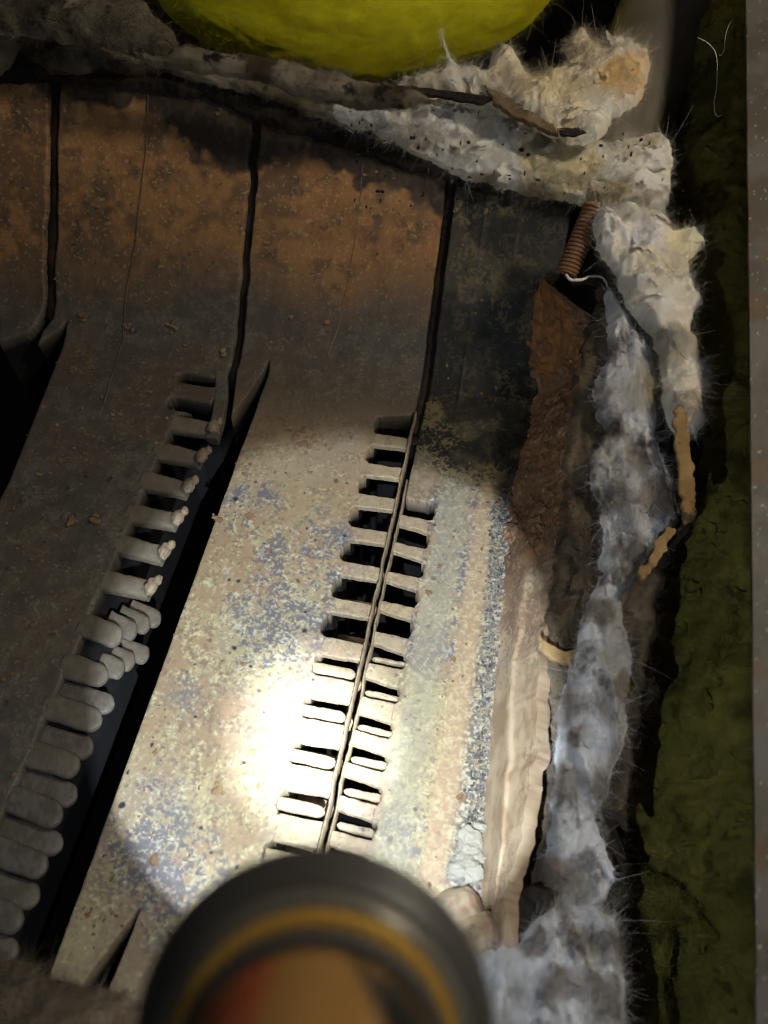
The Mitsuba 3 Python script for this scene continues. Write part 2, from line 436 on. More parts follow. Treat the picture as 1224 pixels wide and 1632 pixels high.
def casting(key, poly, top, bottom, res=0.00088, edge=0.0022, steps=7, flush=None):
    """one section: its face with real pits and scale, rounded rims, walls that go down to BOTTOM"""
    seen = Polygon([surf(u, v) for u, v in ((-160, 1750), (1330, 1750), (1330, 220), (1330, 40), (-160, -10))]).buffer(0)
    lid = Polygon([*zip(TOP_X, TOP_S), (0.2, -0.6), (-0.6, -0.6)])
    poly = poly.intersection(seen).intersection(lid)
    if hasattr(poly, 'geoms'):
        poly = max(poly.geoms, key=lambda g: g.area)
    p, t = fill(poly, res, (edge * 0.3, edge * 0.8))
    d = boundary_distance(poly, p)
    k = np.clip(d / edge, 0, 1)
    if flush is not None:
        k = np.maximum(k, flush(p))
    c, rel = iron_face(p)
    h = top - edge * (1 - np.sqrt(np.maximum(0, 1 - (1 - k) ** 2))) + rel + 0.0010 * (meshkit.fbm(np.c_[p * 24, p[:, :1] * 0 + 4], 2) - 0.5)
    V, Fs, Cs = [F3(p, h)], [t], [c]
    e = border_edges(t)
    ring = np.unique(e)
    idx = -np.ones(len(p), int)
    idx[ring] = np.arange(len(ring))
    prev, at_ = ring, len(p)
    for i in range(1, steps + 1):
        hh = h[ring] + (bottom - h[ring]) * (i / steps) ** 1.8
        V.append(F3(p[ring], hh))
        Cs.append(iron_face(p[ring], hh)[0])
        cur = at_ + np.arange(len(ring))
        a, b = idx[e[:, 0]], idx[e[:, 1]]
        Fs += [np.stack([prev[a], cur[a], cur[b]], 1), np.stack([prev[a], cur[b], prev[b]], 1)]
        prev, at_ = cur, at_ + len(ring)
    return add(key, trimesh.Trimesh(np.vstack(V), np.vstack(Fs), process=False), 'iron', True, color=np.vstack(Cs))


def P(frame, *px):
    return np.array([frame.to2(u, v) for u, v in px])


def ragged(loop, step, amp, seed, freq=140.0):
    """a closed outline with a torn edge"""
    ls = LineString(np.vstack([loop, loop[:1]]))
    n = int(ls.length / step)
    q = np.array([ls.interpolate(i / n, normalized=True).coords[0] for i in range(n)])
    tan = np.roll(q, -1, 0) - np.roll(q, 1, 0)
    nor = np.stack([tan[:, 1], -tan[:, 0]], 1) / (np.linalg.norm(tan, axis=1, keepdims=True) + 1e-12)
    k = meshkit.fbm(np.c_[q * freq, np.full(n, seed * 3.7)], 5, seed) - 0.5
    k2 = meshkit.fbm(np.c_[q * freq * 0.3, np.full(n, seed * 1.7)], 2, seed + 9) - 0.5
    poly = Polygon(q + nor * (2 * amp * k + 1.6 * amp * k2)[:, None]).buffer(0)
    if isinstance(poly, MultiPolygon):
        poly = max(poly.geoms, key=lambda g: g.area)
    return Polygon(poly.exterior)


def hair(starts, dirs, lengths, width, curl, r):
    """many thin bent fibres as narrow ribbons"""
    n = len(starts)
    side = np.cross(dirs, r.normal(size=(n, 3)))
    side /= np.linalg.norm(side, axis=1, keepdims=True) + 1e-9
    bend = np.cross(dirs, side) * r.normal(size=(n, 1)) + side * r.normal(size=(n, 1))
    rows = []
    for i, tt in enumerate((0.0, 0.35, 0.7, 1.0)):
        c = starts + dirs * lengths[:, None] * tt + bend * (lengths * curl)[:, None] * tt ** 2
        w = width * (1 - 0.75 * tt)
        rows += [c - side * w[:, None] / 2, c + side * w[:, None] / 2]
    V = np.stack(rows, 1).reshape(-1, 3)
    f = np.array([[0, 1, 3], [0, 3, 2], [2, 3, 5], [2, 5, 4], [4, 5, 7], [4, 7, 6]])
    return trimesh.Trimesh(V, (f[None] + 8 * np.arange(n)[:, None, None]).reshape(-1, 3), process=False)


def blanket(key, label, cat, px, frame, thick, mat_, lump=0.006, freq=45.0, res=0.0016, torn=0.004, fibres=1500, flen=0.010, seed=1, aniso=(1, 1), roll=None, group=None, raw=False, curl=1.3, stains=(), fuzz=True, flakes=5.0):
    """a torn piece of fibre insulation: an outline at its own place, with thickness, lumps and loose fibres"""
    r = np.random.default_rng(seed)
    loop = P(frame, *px)
    poly = Polygon(loop).buffer(0) if raw else ragged(loop, 0.0009, torn, seed)
    p, t = fill(poly, res, (0.0015,))
    d = boundary_distance(poly, p)
    w = roll or max(thick * 1.5, 0.012)
    thick = thick * 0.85
    k = np.clip(d / w, 0, 1)
    body = thick * np.sqrt(np.maximum(0, 1 - (1 - k) ** 2))
    q = np.c_[p[:, 0] * freq * aniso[0], p[:, 1] * freq * aniso[1], np.full(len(p), seed * 2.3)]
    wp = meshkit.fbm(q * 0.7 + 5, 2, seed + 3) - 0.5
    q = q + wp[:, None] * 1.2
    n1 = meshkit.fbm(q, 5, seed) - 0.5
    ridge = 1 - np.abs(2 * meshkit.fbm(q * 1.3 + 7, 4, seed + 1) - 1)
    h = body + np.clip(d / 0.004, 0.15, 1) * lump * (1.7 * n1 + 1.1 * (ridge - 0.75) + 0.35 * (meshkit.fbm(q * 9, 3, seed + 2) - 0.5))
    q4 = np.c_[p[:, 0] * 150 * aniso[0], p[:, 1] * 150 * aniso[1], np.full(len(p), seed * 1.3)] + 2.2 * (meshkit.fbm(q * 1.5, 2, seed + 4)[:, None] - 0.5)
    h = h + np.clip(d / 0.003, 0.2, 1) * (0.0030 * (meshkit.fbm(q4, 4, seed + 5) - 0.5) + 0.0010 * (1 - np.abs(2 * meshkit.fbm(q4 * 2.3, 3, seed + 6) - 1)))
    top = frame.to3(p, h)
    bot = frame.to3(p, -0.35 * body - 0.0004)
    e = border_edges(t)
    n = len(p)
    m = trimesh.Trimesh(np.vstack([top, bot]), np.vstack([t, t[:, ::-1] + n, np.stack([e[:, 0], e[:, 0] + n, e[:, 1] + n], 1), np.stack([e[:, 0], e[:, 1] + n, e[:, 1]], 1)]), process=False)
    col = wool_tint(m.vertices, mat_, seed)
    for u, v, rp, cc in stains:
        z0 = frame.to2(u, v)
        rr = np.linalg.norm(frame.to2(u + rp, v) - z0)
        dd = np.linalg.norm(p - z0, axis=1) / rr + 1.7 * (meshkit.fbm(q * 2.6, 5, seed + 8) - 0.5)
        kk = sst(1.0, 0.55, np.r_[dd, dd])
        col = mx(col, np.asarray(cc) * (0.85 + 0.3 * grain_of(m.vertices, 4))[:, None], kk * 0.85)
    key = thing(key, label, cat, group)
    add(key + '__wool', m, 'wool', True, color=np.clip(col, 0.004, 0.9))
    # torn flakes of matting lying over one another
    if flakes:
        kd, ms_, cs_ = cKDTree(p), [], []
        inner_ = poly.buffer(-0.004)
        for _ in range(int(flakes * poly.area / 1e-3)):
            c0 = p[r.integers(0, len(p))]
            if not inner_.contains(Point(c0)):
                continue
            ra = r.gamma(3.0, 0.0030) + 0.004
            th_ = r.normal(0.0, 0.6) + (0 if aniso[0] < 1 or aniso == (1, 1) else 1.57)
            an = np.linspace(0, 2 * np.pi, 22, endpoint=False)
            e_ = np.stack([np.cos(an) * ra * r.uniform(1.0, 2.0), np.sin(an) * ra * r.uniform(0.45, 0.9)], 1) * (1 + 0.25 * r.normal(size=(22, 1)))
            e_ = e_ @ np.array([[math.cos(th_), math.sin(th_)], [-math.sin(th_), math.cos(th_)]]) + c0
            pl = ragged(e_, 0.0008, 0.0030, int(r.integers(1e6)), 260).intersection(poly.buffer(0.001))
            if pl.is_empty or pl.geom_type != 'Polygon' or pl.area < 4e-6:
                continue
            q2, t2 = fill(pl, 0.0013)
            _, ii = kd.query(q2, k=3)
            h0 = h[ii].mean(1)
            d0 = np.linalg.norm(q2 - c0, axis=1) / ra
            dir_ = r.normal(size=2)
            dir_ /= np.linalg.norm(dir_)
            lift = np.maximum(0, (q2 - c0) @ dir_ / ra)
            hz = h0 - 0.0010 * sst(0.5, 1.0, d0) * r.uniform(0, 1) + 0.0005 + 0.0022 * lift ** 1.6 * r.uniform(0.2, 1.4) + 0.0024 * (meshkit.fbm(np.c_[q2 * 260, q2[:, :1] * 0 + r.uniform(0, 99)], 4) - 0.5)
            ms_.append(trimesh.Trimesh(frame.to3(q2, hz), t2, process=False))
            cs_.append(np.clip(mx(col[ii[:, 0]], wool_tint(ms_[-1].vertices, mat_, int(r.integers(50))), np.full(len(q2), 0.2)) * r.uniform(0.75, 1.12), 0.004, 0.9))
        if ms_:
            fm, fc = cat_mesh(ms_), np.vstack(cs_)
            add(key + '__flakes', fm, 'wool', True, color=fc, kind='stuff')
            if fuzz:
                nk = int(min(9000, fm.area * 0.8e6))
                tri_ = fm.faces[r.integers(0, len(fm.faces), nk)]
                tv = fm.vertices[tri_]
                s3 = tv.mean(1)
                n3 = np.cross(tv[:, 1] - tv[:, 0], tv[:, 2] - tv[:, 0])
                n3 /= np.linalg.norm(n3, axis=1, keepdims=True) + 1e-12
                n3 *= np.sign((n3 * (CAM - s3)).sum(1))[:, None]
                dr_ = r.normal(size=(nk, 3))
                dr_ -= n3 * ((dr_ * n3).sum(1) - r.uniform(0, 0.4, nk))[:, None]
                dr_ /= np.linalg.norm(dr_, axis=1, keepdims=True)
                add(key + '__fuzz', hair(s3 - n3 * 0.0002, dr_, 0.0042 * (0.3 + r.gamma(1.6, 0.4, nk)), np.full(nk, 0.00020), 1.0, r), 'wool', False, color=np.clip(np.repeat(fc[tri_[:, 0]] * r.uniform(0.8, 1.25, (nk, 1)), 8, axis=0), 0.004, 0.9), kind='stuff')
    nf = int(min(30000, poly.area * 0.9e6)) if fuzz else 0
    if nf:
        # short fibres lying over the surface
        pick = r.integers(0, len(t), nf)
        bc = r.dirichlet((1, 1, 1), nf)
        tv = top[t[pick]]
        s3 = (tv * bc[..., None]).sum(1)
        n3 = np.cross(tv[:, 1] - tv[:, 0], tv[:, 2] - tv[:, 0])
        n3 /= np.linalg.norm(n3, axis=1, keepdims=True) + 1e-12
        n3 *= np.sign((n3 * (CAM - s3)).sum(1))[:, None]
        dr_ = r.normal(size=(nf, 3))
        dr_ -= n3 * (dr_ * n3).sum(1)[:, None]
        dr_ = dr_ / (np.linalg.norm(dr_, axis=1, keepdims=True) + 1e-9) + n3 * r.uniform(0.0, 0.40, (nf, 1))
        dr_ /= np.linalg.norm(dr_, axis=1, keepdims=True)
        hm = hair(s3 - n3 * 0.0002, dr_, 0.0042 * (0.3 + r.gamma(1.6, 0.4, nf)), np.full(nf, 0.00020), 0.9, r)
        hc = np.repeat((np.clip(col, 0, 1)[t[pick]] * bc[..., None]).sum(1) * r.uniform(0.75, 1.25, (nf, 1)), 8, axis=0)
        add(key + '__fuzz', hm, 'wool', False, color=np.clip(hc, 0.004, 0.9), kind='stuff')
    if fibres:
        L = poly.exterior
        ne, ns = int(fibres * 0.5), int(fibres * 0.5)
        u = r.random(ne) * L.length
        a = np.array([L.interpolate(x).coords[0] for x in u])
        b = np.array([L.interpolate((x + 0.0005) % L.length).coords[0] for x in u])
        tg = (b - a) / (np.linalg.norm(b - a, axis=1, keepdims=True) + 1e-12)
        nn = np.stack([tg[:, 1], -tg[:, 0]], 1)
        ins = shapely.contains_xy(poly, *(a + nn * 0.0008).T)
        nn[ins] *= -1
        s0 = frame.to3(a - nn * 0.001, 0.0)
        s1 = frame.to3(a + nn * 0.002, 0.0)
        dn = s1 - s0
        dn = dn / np.linalg.norm(dn, axis=1, keepdims=True) + r.normal(size=(ne, 3)) * 0.55
        up_ = frame.to3(a, 0.003) - frame.to3(a, 0.0)
        dn = dn + up_ / 0.003 * r.random((ne, 1)) * 0.6
        pick = r.integers(0, len(p), ns)
        s2 = frame.to3(p[pick], h[pick] - 0.0006)
        nm = frame.to3(p[pick], h[pick] + 0.003) - frame.to3(p[pick], h[pick])
        d2 = nm / 0.003 * 0.45 + r.normal(size=(ns, 3))
        S, Dr = np.vstack([s0, s2]), np.vstack([dn, d2])
        Dr /= np.linalg.norm(Dr, axis=1, keepdims=True) + 1e-9
        ln = flen * 0.27 * (0.25 + r.gamma(1.5, 0.36, len(S)))
        ln[ne:] *= 0.6
        add(key + '__fibres', hair(S, Dr, ln, np.full(len(S), 0.00016), curl, r), mat_, kind='stuff')
    return key


def tube(path, radius, seg=10, closed_ends=True):
    path = np.asarray(path, float)
    rad = np.broadcast_to(np.asarray(radius, float), (len(path),))
    tg = np.gradient(path, axis=0)
    tg /= np.linalg.norm(tg, axis=1, keepdims=True)
    ref = np.array([0.31, 0.2, 0.93])
    u = np.cross(tg, ref)
    u /= np.linalg.norm(u, axis=1, keepdims=True)
    w = np.cross(tg, u)
    an = np.linspace(0, 2 * np.pi, seg, endpoint=False)
    V = path[:, None] + rad[:, None, None] * (np.cos(an)[None, :, None] * u[:, None] + np.sin(an)[None, :, None] * w[:, None])
    n = len(path)
    i, j = np.meshgrid(np.arange(n - 1), np.arange(seg), indexing='ij')
    a, b = (i * seg + j).ravel(), (i * seg + (j + 1) % seg).ravel()
    f = np.vstack([np.stack([a, b, b + seg], 1), np.stack([a, b + seg, a + seg], 1)])
    V = V.reshape(-1, 3)
    if closed_ends:
        V = np.vstack([V, path[:1], path[-1:]])
        jj = np.arange(seg)
        f = np.vstack([f, np.stack([(jj + 1) % seg, jj, jj * 0 + n * seg], 1), np.stack([(n - 1) * seg + jj, (n - 1) * seg + (jj + 1) % seg, jj * 0 + n * seg + 1], 1)])
    return trimesh.Trimesh(V, f, process=False)


def lumpy(center, radii, seed, amp=0.25, freq=1.6, sub=3, axes=None):
    m = trimesh.creation.icosphere(subdivisions=sub)
    v = m.vertices
    k = 1 + amp * 2 * (meshkit.fbm(v * freq + seed * 3.1, 4, seed) - 0.5)
    v = v * k[:, None] * np.asarray(radii)
    v = v @ (np.eye(3) if axes is None else np.asarray(axes)) + np.asarray(center)
    return trimesh.Trimesh(v, m.faces, process=False)


# ------------------------------------------------------------------ the casing round the boiler
jk = thing('boiler_jacket', 'dull grey sheet metal boiler jacket with its flange along the right edge', 'boiler jacket')


def quad_sheet(corners, n=(30, 30), amp=0.0, thick=0.0):
    a, b, c, d = [np.asarray(q, float) for q in corners]
    s, t = np.meshgrid(np.linspace(0, 1, n[0]), np.linspace(0, 1, n[1]), indexing='ij')
    V = (a * ((1 - s) * (1 - t))[..., None] + b * (s * (1 - t))[..., None] + c * (s * t)[..., None] + d * ((1 - s) * t)[..., None]).reshape(-1, 3)
    nn = np.cross(b - a, d - a)
    nn /= np.linalg.norm(nn)
    V = V + nn * ((meshkit.fbm(V * 20, 3) - 0.5) * amp)[:, None]
    i, j = np.meshgrid(np.arange(n[0] - 1), np.arange(n[1] - 1), indexing='ij')
    k = (i * n[1] + j).ravel()
    f = np.vstack([np.stack([k, k + n[1], k + n[1] + 1], 1), np.stack([k, k + n[1] + 1, k + 1], 1)])
    m = trimesh.Trimesh(V, f, process=False)
    if thick:
        e = border_edges(f)
        N = len(V)
        m = trimesh.Trimesh(np.vstack([V, V - nn * thick]), np.vstack([f, f[:, ::-1] + N, np.stack([e[:, 0], e[:, 0] + N, e[:, 1] + N], 1), np.stack([e[:, 0], e[:, 1] + N, e[:, 1]], 1)]), process=False)
    return m


at = lambda u, v, d: CAM + d * ray(u, v)
# flange: a folded strip facing the camera, its inner edge at the right of the picture, and the side panel under it
fl = [at(1207, 1760, 0.335), at(1500, 1760, 0.335), at(1500, -120, 0.62), at(1187, -120, 0.62)]
add(jk + '__flange', quad_sheet(fl, (150, 560), 0.002, 0.0012), 'jacket_steel', 30)
dn = -np.array([0, 0, 1.0]) * 0.42 + RIGHT * 0.16
add(jk + '__side_panel', quad_sheet([fl[0], fl[3], fl[3] + dn, fl[0] + dn], (60, 30), 0.003), 'dark_steel')
bl = np.array([-0.75, 0.62, -0.45]), np.array([0.75, 0.62, -0.45]), np.array([0.75, 0.95, 0.9]), np.array([-0.75, 0.95, 0.9])
add(jk + '__back_panel', quad_sheet(bl, (20, 20), 0.01), 'dark_steel')
add(jk + '__base_panel', quad_sheet([(-0.75, -0.9, -0.42), (0.75, -0.9, -0.42), (0.75, 0.65, -0.42), (-0.75, 0.65, -0.42)], (20, 20), 0.004), 'void')

# ------------------------------------------------------------------ the cast iron boiler
bo = thing('cast_iron_boiler', 'rusty cast iron boiler block of sections with comb-like fins between them', 'boiler')
G0 = OnCasting(0.0)
PITCH_FIN, SLOT0 = 0.0279, 0.0770      # slot centres at y = SLOT0 - PITCH_FIN * k
TOPS = 0.40                            # the face goes on under the insulation up to here
SM0, SM1, SM2 = -0.2955, -0.1385, 0.0085
YB = -0.46

section_name = bo + '__section'


def wob(x, y0, y1, n, amp, seed):
    ys = np.linspace(y0, y1, n)
    return np.stack([x + amp * 2 * (meshkit.fbm(np.c_[ys * 60, ys * 0 + seed, ys * 0], 4, seed) - 0.5), ys], 1)


def px(*q):
    return [surf(u, v) for u, v in q]


slotsL = [SLOT0 - PITCH_FIN * k for k in range(-0, 15)]

from shapely import affinity
SLOT_L = [SLOT0 - PITCH_FIN * k for k in range(-0, 16)]
SLOT_R = [0.0075, -0.0180, -0.0405, -0.0630, -0.0850, -0.1075, -0.1300, -0.1520, -0.1715, -0.1900, -0.2090, -0.228, -0.247, -0.266, -0.285]
HALF_L = [0.0084 if k < 7 else 0.0066 for k in range(16)]
HALF_R = [0.0086] + [0.0064 if k < 5 else 0.0050 for k in range(1, 15)]
FIN_L = [((SLOT_L[k] - HALF_L[k]), (SLOT_L[k + 1] + HALF_L[k + 1])) for k in range(15)]
FIN_R = [((SLOT_R[k] - HALF_R[k]), (SLOT_R[k + 1] + HALF_R[k + 1])) for k in range(14)]


def notches(poly, x, slots, halves, depth, seed):
    r = np.random.default_rng(seed)
    for y, hf in zip(slots, halves):
        e = affinity.scale(Point(x, y).buffer(1.0, 10), depth * r.uniform(0.8, 1.2), hf * 0.97)
        poly = poly.difference(Polygon(np.array(e.exterior.coords) + r.normal(0, 0.00025, (len(e.exterior.coords), 2))).buffer(0))
    return max(poly.geoms, key=lambda g: g.area) if hasattr(poly, 'geoms') else poly


def resample(c, n):
    ls = LineString(c)
    return np.array([ls.interpolate(i / (n - 1), normalized=True).coords[0] for i in range(n)])


def near_fins(x, fins):
    def f(p):
        ok = np.zeros(len(p))
        for a, b in fins:
            ok = np.maximum(ok, ((p[:, 1] < a - 0.0003) & (p[:, 1] > b + 0.0003) & (np.abs(p[:, 0] - x) < 0.0045)).astype(float))
        return ok
    return f


# far left casting
s0 = Polygon(np.vstack([wob(SM0 - 0.0042, TOPS, 0.135, 40, 0.0021, 3), px((48, 528)), px((-10, 545), (-60, 700)), [[-0.56, 0.08], [-0.56, TOPS]]])).buffer(0)
casting(section_name, s0, 0.0, -0.10)

# second casting: comb on its right
rootx1 = -0.1665
left1 = np.vstack([px((100, 519), (104, 512)), [[-0.262, -0.02], [-0.262, YB]]])
s1 = np.vstack([wob(SM1 - 0.0032, TOPS, 0.112, 50, 0.0021, 5), [[-0.1425, 0.098], [-0.1435, 0.082], [-0.147, 0.072], [-0.152, 0.066], [rootx1, 0.060]], wob(rootx1, 0.050, YB, 120, 0.0012, 6), left1[::-1][:2], left1[:2][::-1], px((58, 545), (66, 525)), wob(SM0 + 0.0038, 0.135, TOPS, 40, 0.0021, 8)])
s1 = Polygon(s1).buffer(0)
for (u, v), hw in (((318, 604), 0.0050), ((305, 646), 0.0062)):
    c = surf(u, v)
    slot = LineString([c + [-0.0135, 0.001], c + [0.0095, 0.0]]).buffer(hw, 6)
    s1 = s1.difference(slot)
s1 = max(s1.geoms, key=lambda g: g.area) if hasattr(s1, 'geoms') else s1
k1 = casting(section_name, s1, -0.001, -0.11)

# middle casting: plain edge on its left, comb on its right; a tapering slit near its lower left
rootx2 = -0.0183
e2 = px((368, 664), (430, 578))
edge2 = np.vstack([wob(-0.1105, 0.116, YB, 90, 0.0005, 9)])
s2 = np.vstack([wob(SM1 + 0.0032, TOPS, 0.112, 50, 0.0021, 5), [e2[0]], [[-0.1125, 0.1235]], edge2, [[rootx2, YB]], wob(rootx2, -0.44, 0.070, 150, 0.0002, 12), [[-0.017, 0.086], [0.003, 0.090]], wob(SM2 - 0.0034, 0.095, TOPS, 60, 0.0012, 14)])
s2 = Polygon(s2).buffer(0)
slit = Polygon(px((222, 1448), (212, 1478), (168, 1585), (120, 1585), (180, 1500)))
s2 = s2.difference(slit)
s2 = max(s2.geoms, key=lambda g: g.area) if hasattr(s2, 'geoms') else s2
s2 = notches(s2, rootx2, SLOT_L, HALF_L, 0.0040, 3)
k2 = casting(section_name, s2, 0.0, -0.13, edge=0.0013, flush=near_fins(rootx2, FIN_L))

# end casting: comb on its left, a flared flange on its right
rootx3 = 0.0312
base_px = [(866, 436), (848, 470), (836, 520), (842, 585), (850, 620), (834, 690), (806, 780), (798, 880), (790, 990), (776, 1150), (764, 1300), (762, 1440), (764, 1640)]
base = np.array(px(*base_px))
s3 = np.vstack([wob(SM2 + 0.0038, TOPS, 0.016, 80, 0.0012, 14), [[SM2 + 0.006, 0.014], [rootx3 - 0.004, 0.0135], [rootx3, 0.010]], wob(rootx3, 0.006, YB, 120, 0.0002, 17), [[0.16, YB]], (base + [0.012, 0])[::-1], [[0.10, TOPS]]])
s3 = Polygon(s3).buffer(0)
s3 = notches(s3, rootx3, SLOT_R, HALF_R, 0.0022, 4)
k3 = casting(section_name, s3, 0.0004, -0.13, edge=0.0013, flush=near_fins(rootx3, FIN_R))


# fins: rounded bars that reach across the gap
def bar(x0, x1, y0, y1, w0, w1, h, th, bend=0.0, seg=26, n=36, end='round', seed=0, sq=0.75):
    """a bar along x from (x0, y0) to (x1, y1) with its top at H; BEND lowers its tip"""
    t = np.linspace(0, 1, n)
    if end == 'round':
        t = np.r_[t[:-1] * 0.97, 0.985, 0.996, 1.0]
    an = np.linspace(0, 2 * np.pi, 721)
    ca, sa = np.cos(an), np.sin(an)
    ca, sa = np.sign(ca) * np.abs(ca) ** sq, np.sign(sa) * np.abs(sa) ** sq
    run = np.r_[0, np.cumsum(np.hypot(np.diff(ca) * w0 / 2, np.diff(sa) * th / 2))]
    pick_ = np.linspace(0, run[-1], seg, endpoint=False)
    ca, sa = np.interp(pick_, run, ca), np.interp(pick_, run, sa)
    rows = []
    for i, k in enumerate(t):
        w = (w0 + (w1 - w0) * k) / 2
        hh = th / 2
        if end == 'round':
            q = max(0.0, (k - 0.80) / 0.20)
            f = math.sqrt(max(0.02, 1 - q ** 2.4))
            w, hh = w * f, hh * (0.4 + 0.6 * f)
        w *= 1 + 0.025 * math.sin(seed * 7 + k * 7)
        x, y = x0 + (x1 - x0) * k, y0 + (y1 - y0) * k
        z = h - th / 2 - bend * k ** 2
        rows.append(F3(np.stack([np.full(seg, x), y + w * ca], 1), z + hh * sa))
    V = np.vstack(rows)
    n = len(t)
    i, j = np.meshgrid(np.arange(n - 1), np.arange(seg), indexing='ij')
    a, b = (i * seg + j).ravel(), (i * seg + (j + 1) % seg).ravel()
    f = np.vstack([np.stack([a, b + seg, b], 1), np.stack([a, a + seg, b + seg], 1)])
    c0, c1 = len(V), len(V) + 1
    V = np.vstack([V, rows[0].mean(0), rows[-1].mean(0)])
    jj = np.arange(seg)
    f = np.vstack([f, np.stack([jj, (jj + 1) % seg, jj * 0 + c0], 1), np.stack([(n - 1) * seg + (jj + 1) % seg, (n - 1) * seg + jj, jj * 0 + c1], 1)])
    v = V + (meshkit.fbm(V * 300, 4, 4)[:, None] - 0.5) * 0.0008
    m = trimesh.Trimesh(v, f, process=False)
    m.fix_normals()
    return m


# middle casting, right side
for k, (ya, yb) in enumerate(FIN_L):
    yc, wid = (ya + yb) / 2, ya - yb
    j = rng.normal(0, 0.0004, 3)
    add(k2 + '__fin', bar(rootx2 - 0.0008, SM2 - 0.0022, yc, yc + 0.0002 + j[1], wid, wid * (0.90 if k < 7 else 0.97), -0.0002, 0.0050, 0.0003, end='flat', seed=k, sq=0.22, seg=52), 'fin_iron')
    ys = SLOT_L[k + 1]
    if k >= 6:
        add(k2 + '__fin', bar(rootx2 - 0.004, SM2 - 0.004, ys + 0.0002 + j[1], ys - 0.0006, 0.0074, 0.0070, -0.0036, 0.0045, 0.0, seed=k + 40, sq=0.6), 'fin_iron')
    if k >= 3:
        add(k2 + '__fin', bar(rootx2 - 0.003, SM2 - 0.004, yc + 0.001 + j[2], yc, wid * 0.8, wid * 0.75, -0.046, 0.0075, 0.0, seed=k + 60, sq=0.6), 'fin_iron')


def rail(x, y0, y1, w, h0, h1, seed, amp=0.0010):
    n = int(abs(y1 - y0) / 0.0016)
    c = wob(x, y0, y1, n, amp, seed)
    hw = w / 2 * (1 + 0.5 * (meshkit.fbm(np.c_[c * 300, c[:, :1] * 0], 3, seed) - 0.5))
    top = h1 + 0.0014 * (meshkit.fbm(np.c_[c * 180, c[:, :1] * 0 + 3], 4, seed) - 0.5)
    L, Rr = c.copy(), c.copy()
    L[:, 0] -= hw
    Rr[:, 0] += hw
    rows = [F3(L, np.full(n, h0)), F3(L + [hw.mean() * 0.3, 0], top), F3(Rr - [hw.mean() * 0.3, 0], top), F3(Rr, np.full(n, h0))]
    V = np.stack(rows, 1).reshape(-1, 3)
    i = np.arange(n - 1)
    f = []
    for q in range(4):
        a, b = i * 4 + q, i * 4 + (q + 1) % 4
        f += [np.stack([a, b, b + 4], 1), np.stack([a, b + 4, a + 4], 1)]
    f.append(np.array([[0, 2, 1], [0, 3, 2], [4 * n - 4, 4 * n - 3, 4 * n - 2], [4 * n - 4, 4 * n - 2, 4 * n - 1]]))
    return trimesh.Trimesh(V, np.vstack(f), process=False)


add(k2 + '__fin_rail', rail(SM2 - 0.0020, 0.094, YB, 0.0023, -0.009, 0.0012, 14), 'fin_iron', 40)
# end casting, left side
for k, (ya, yb) in enumerate(FIN_R):
    yc, wid = (ya + yb) / 2, ya - yb
    j = rng.normal(0, 0.0004, 3)
    add(k3 + '__fin', bar(rootx3 + 0.0008, SM2 + 0.0024, yc, yc + 0.0026 + j[1], wid, wid * (0.78 if k < 6 else 0.90), 0.0001, 0.0050, 0.0006, end='flat', seed=k + 20, sq=0.24, seg=52), 'fin_iron')
    ys = SLOT_R[k + 1]
    if k >= 4:
        add(k3 + '__fin', bar(rootx3 + 0.004, SM2 + 0.004, ys + j[1], ys + 0.0010, 0.0022 + 0.0005 * min(k - 3, 4), 0.0024 + 0.0005 * min(k - 3, 4), -0.0034, 0.0040, 0.0, seed=k + 80, sq=0.6), 'fin_iron')
        add(k3 + '__fin', bar(rootx3 + 0.003, SM2 + 0.004, yc + 0.001 + j[2], yc, wid * 0.7, wid * 0.6, -0.042, 0.0075, 0.0, seed=k + 90, sq=0.6), 'fin_iron')
add(k3 + '__fin_rail', rail(SM2 + 0.0022, 0.030, YB, 0.0020, -0.009, 0.0006, 15), 'fin_iron', 40)

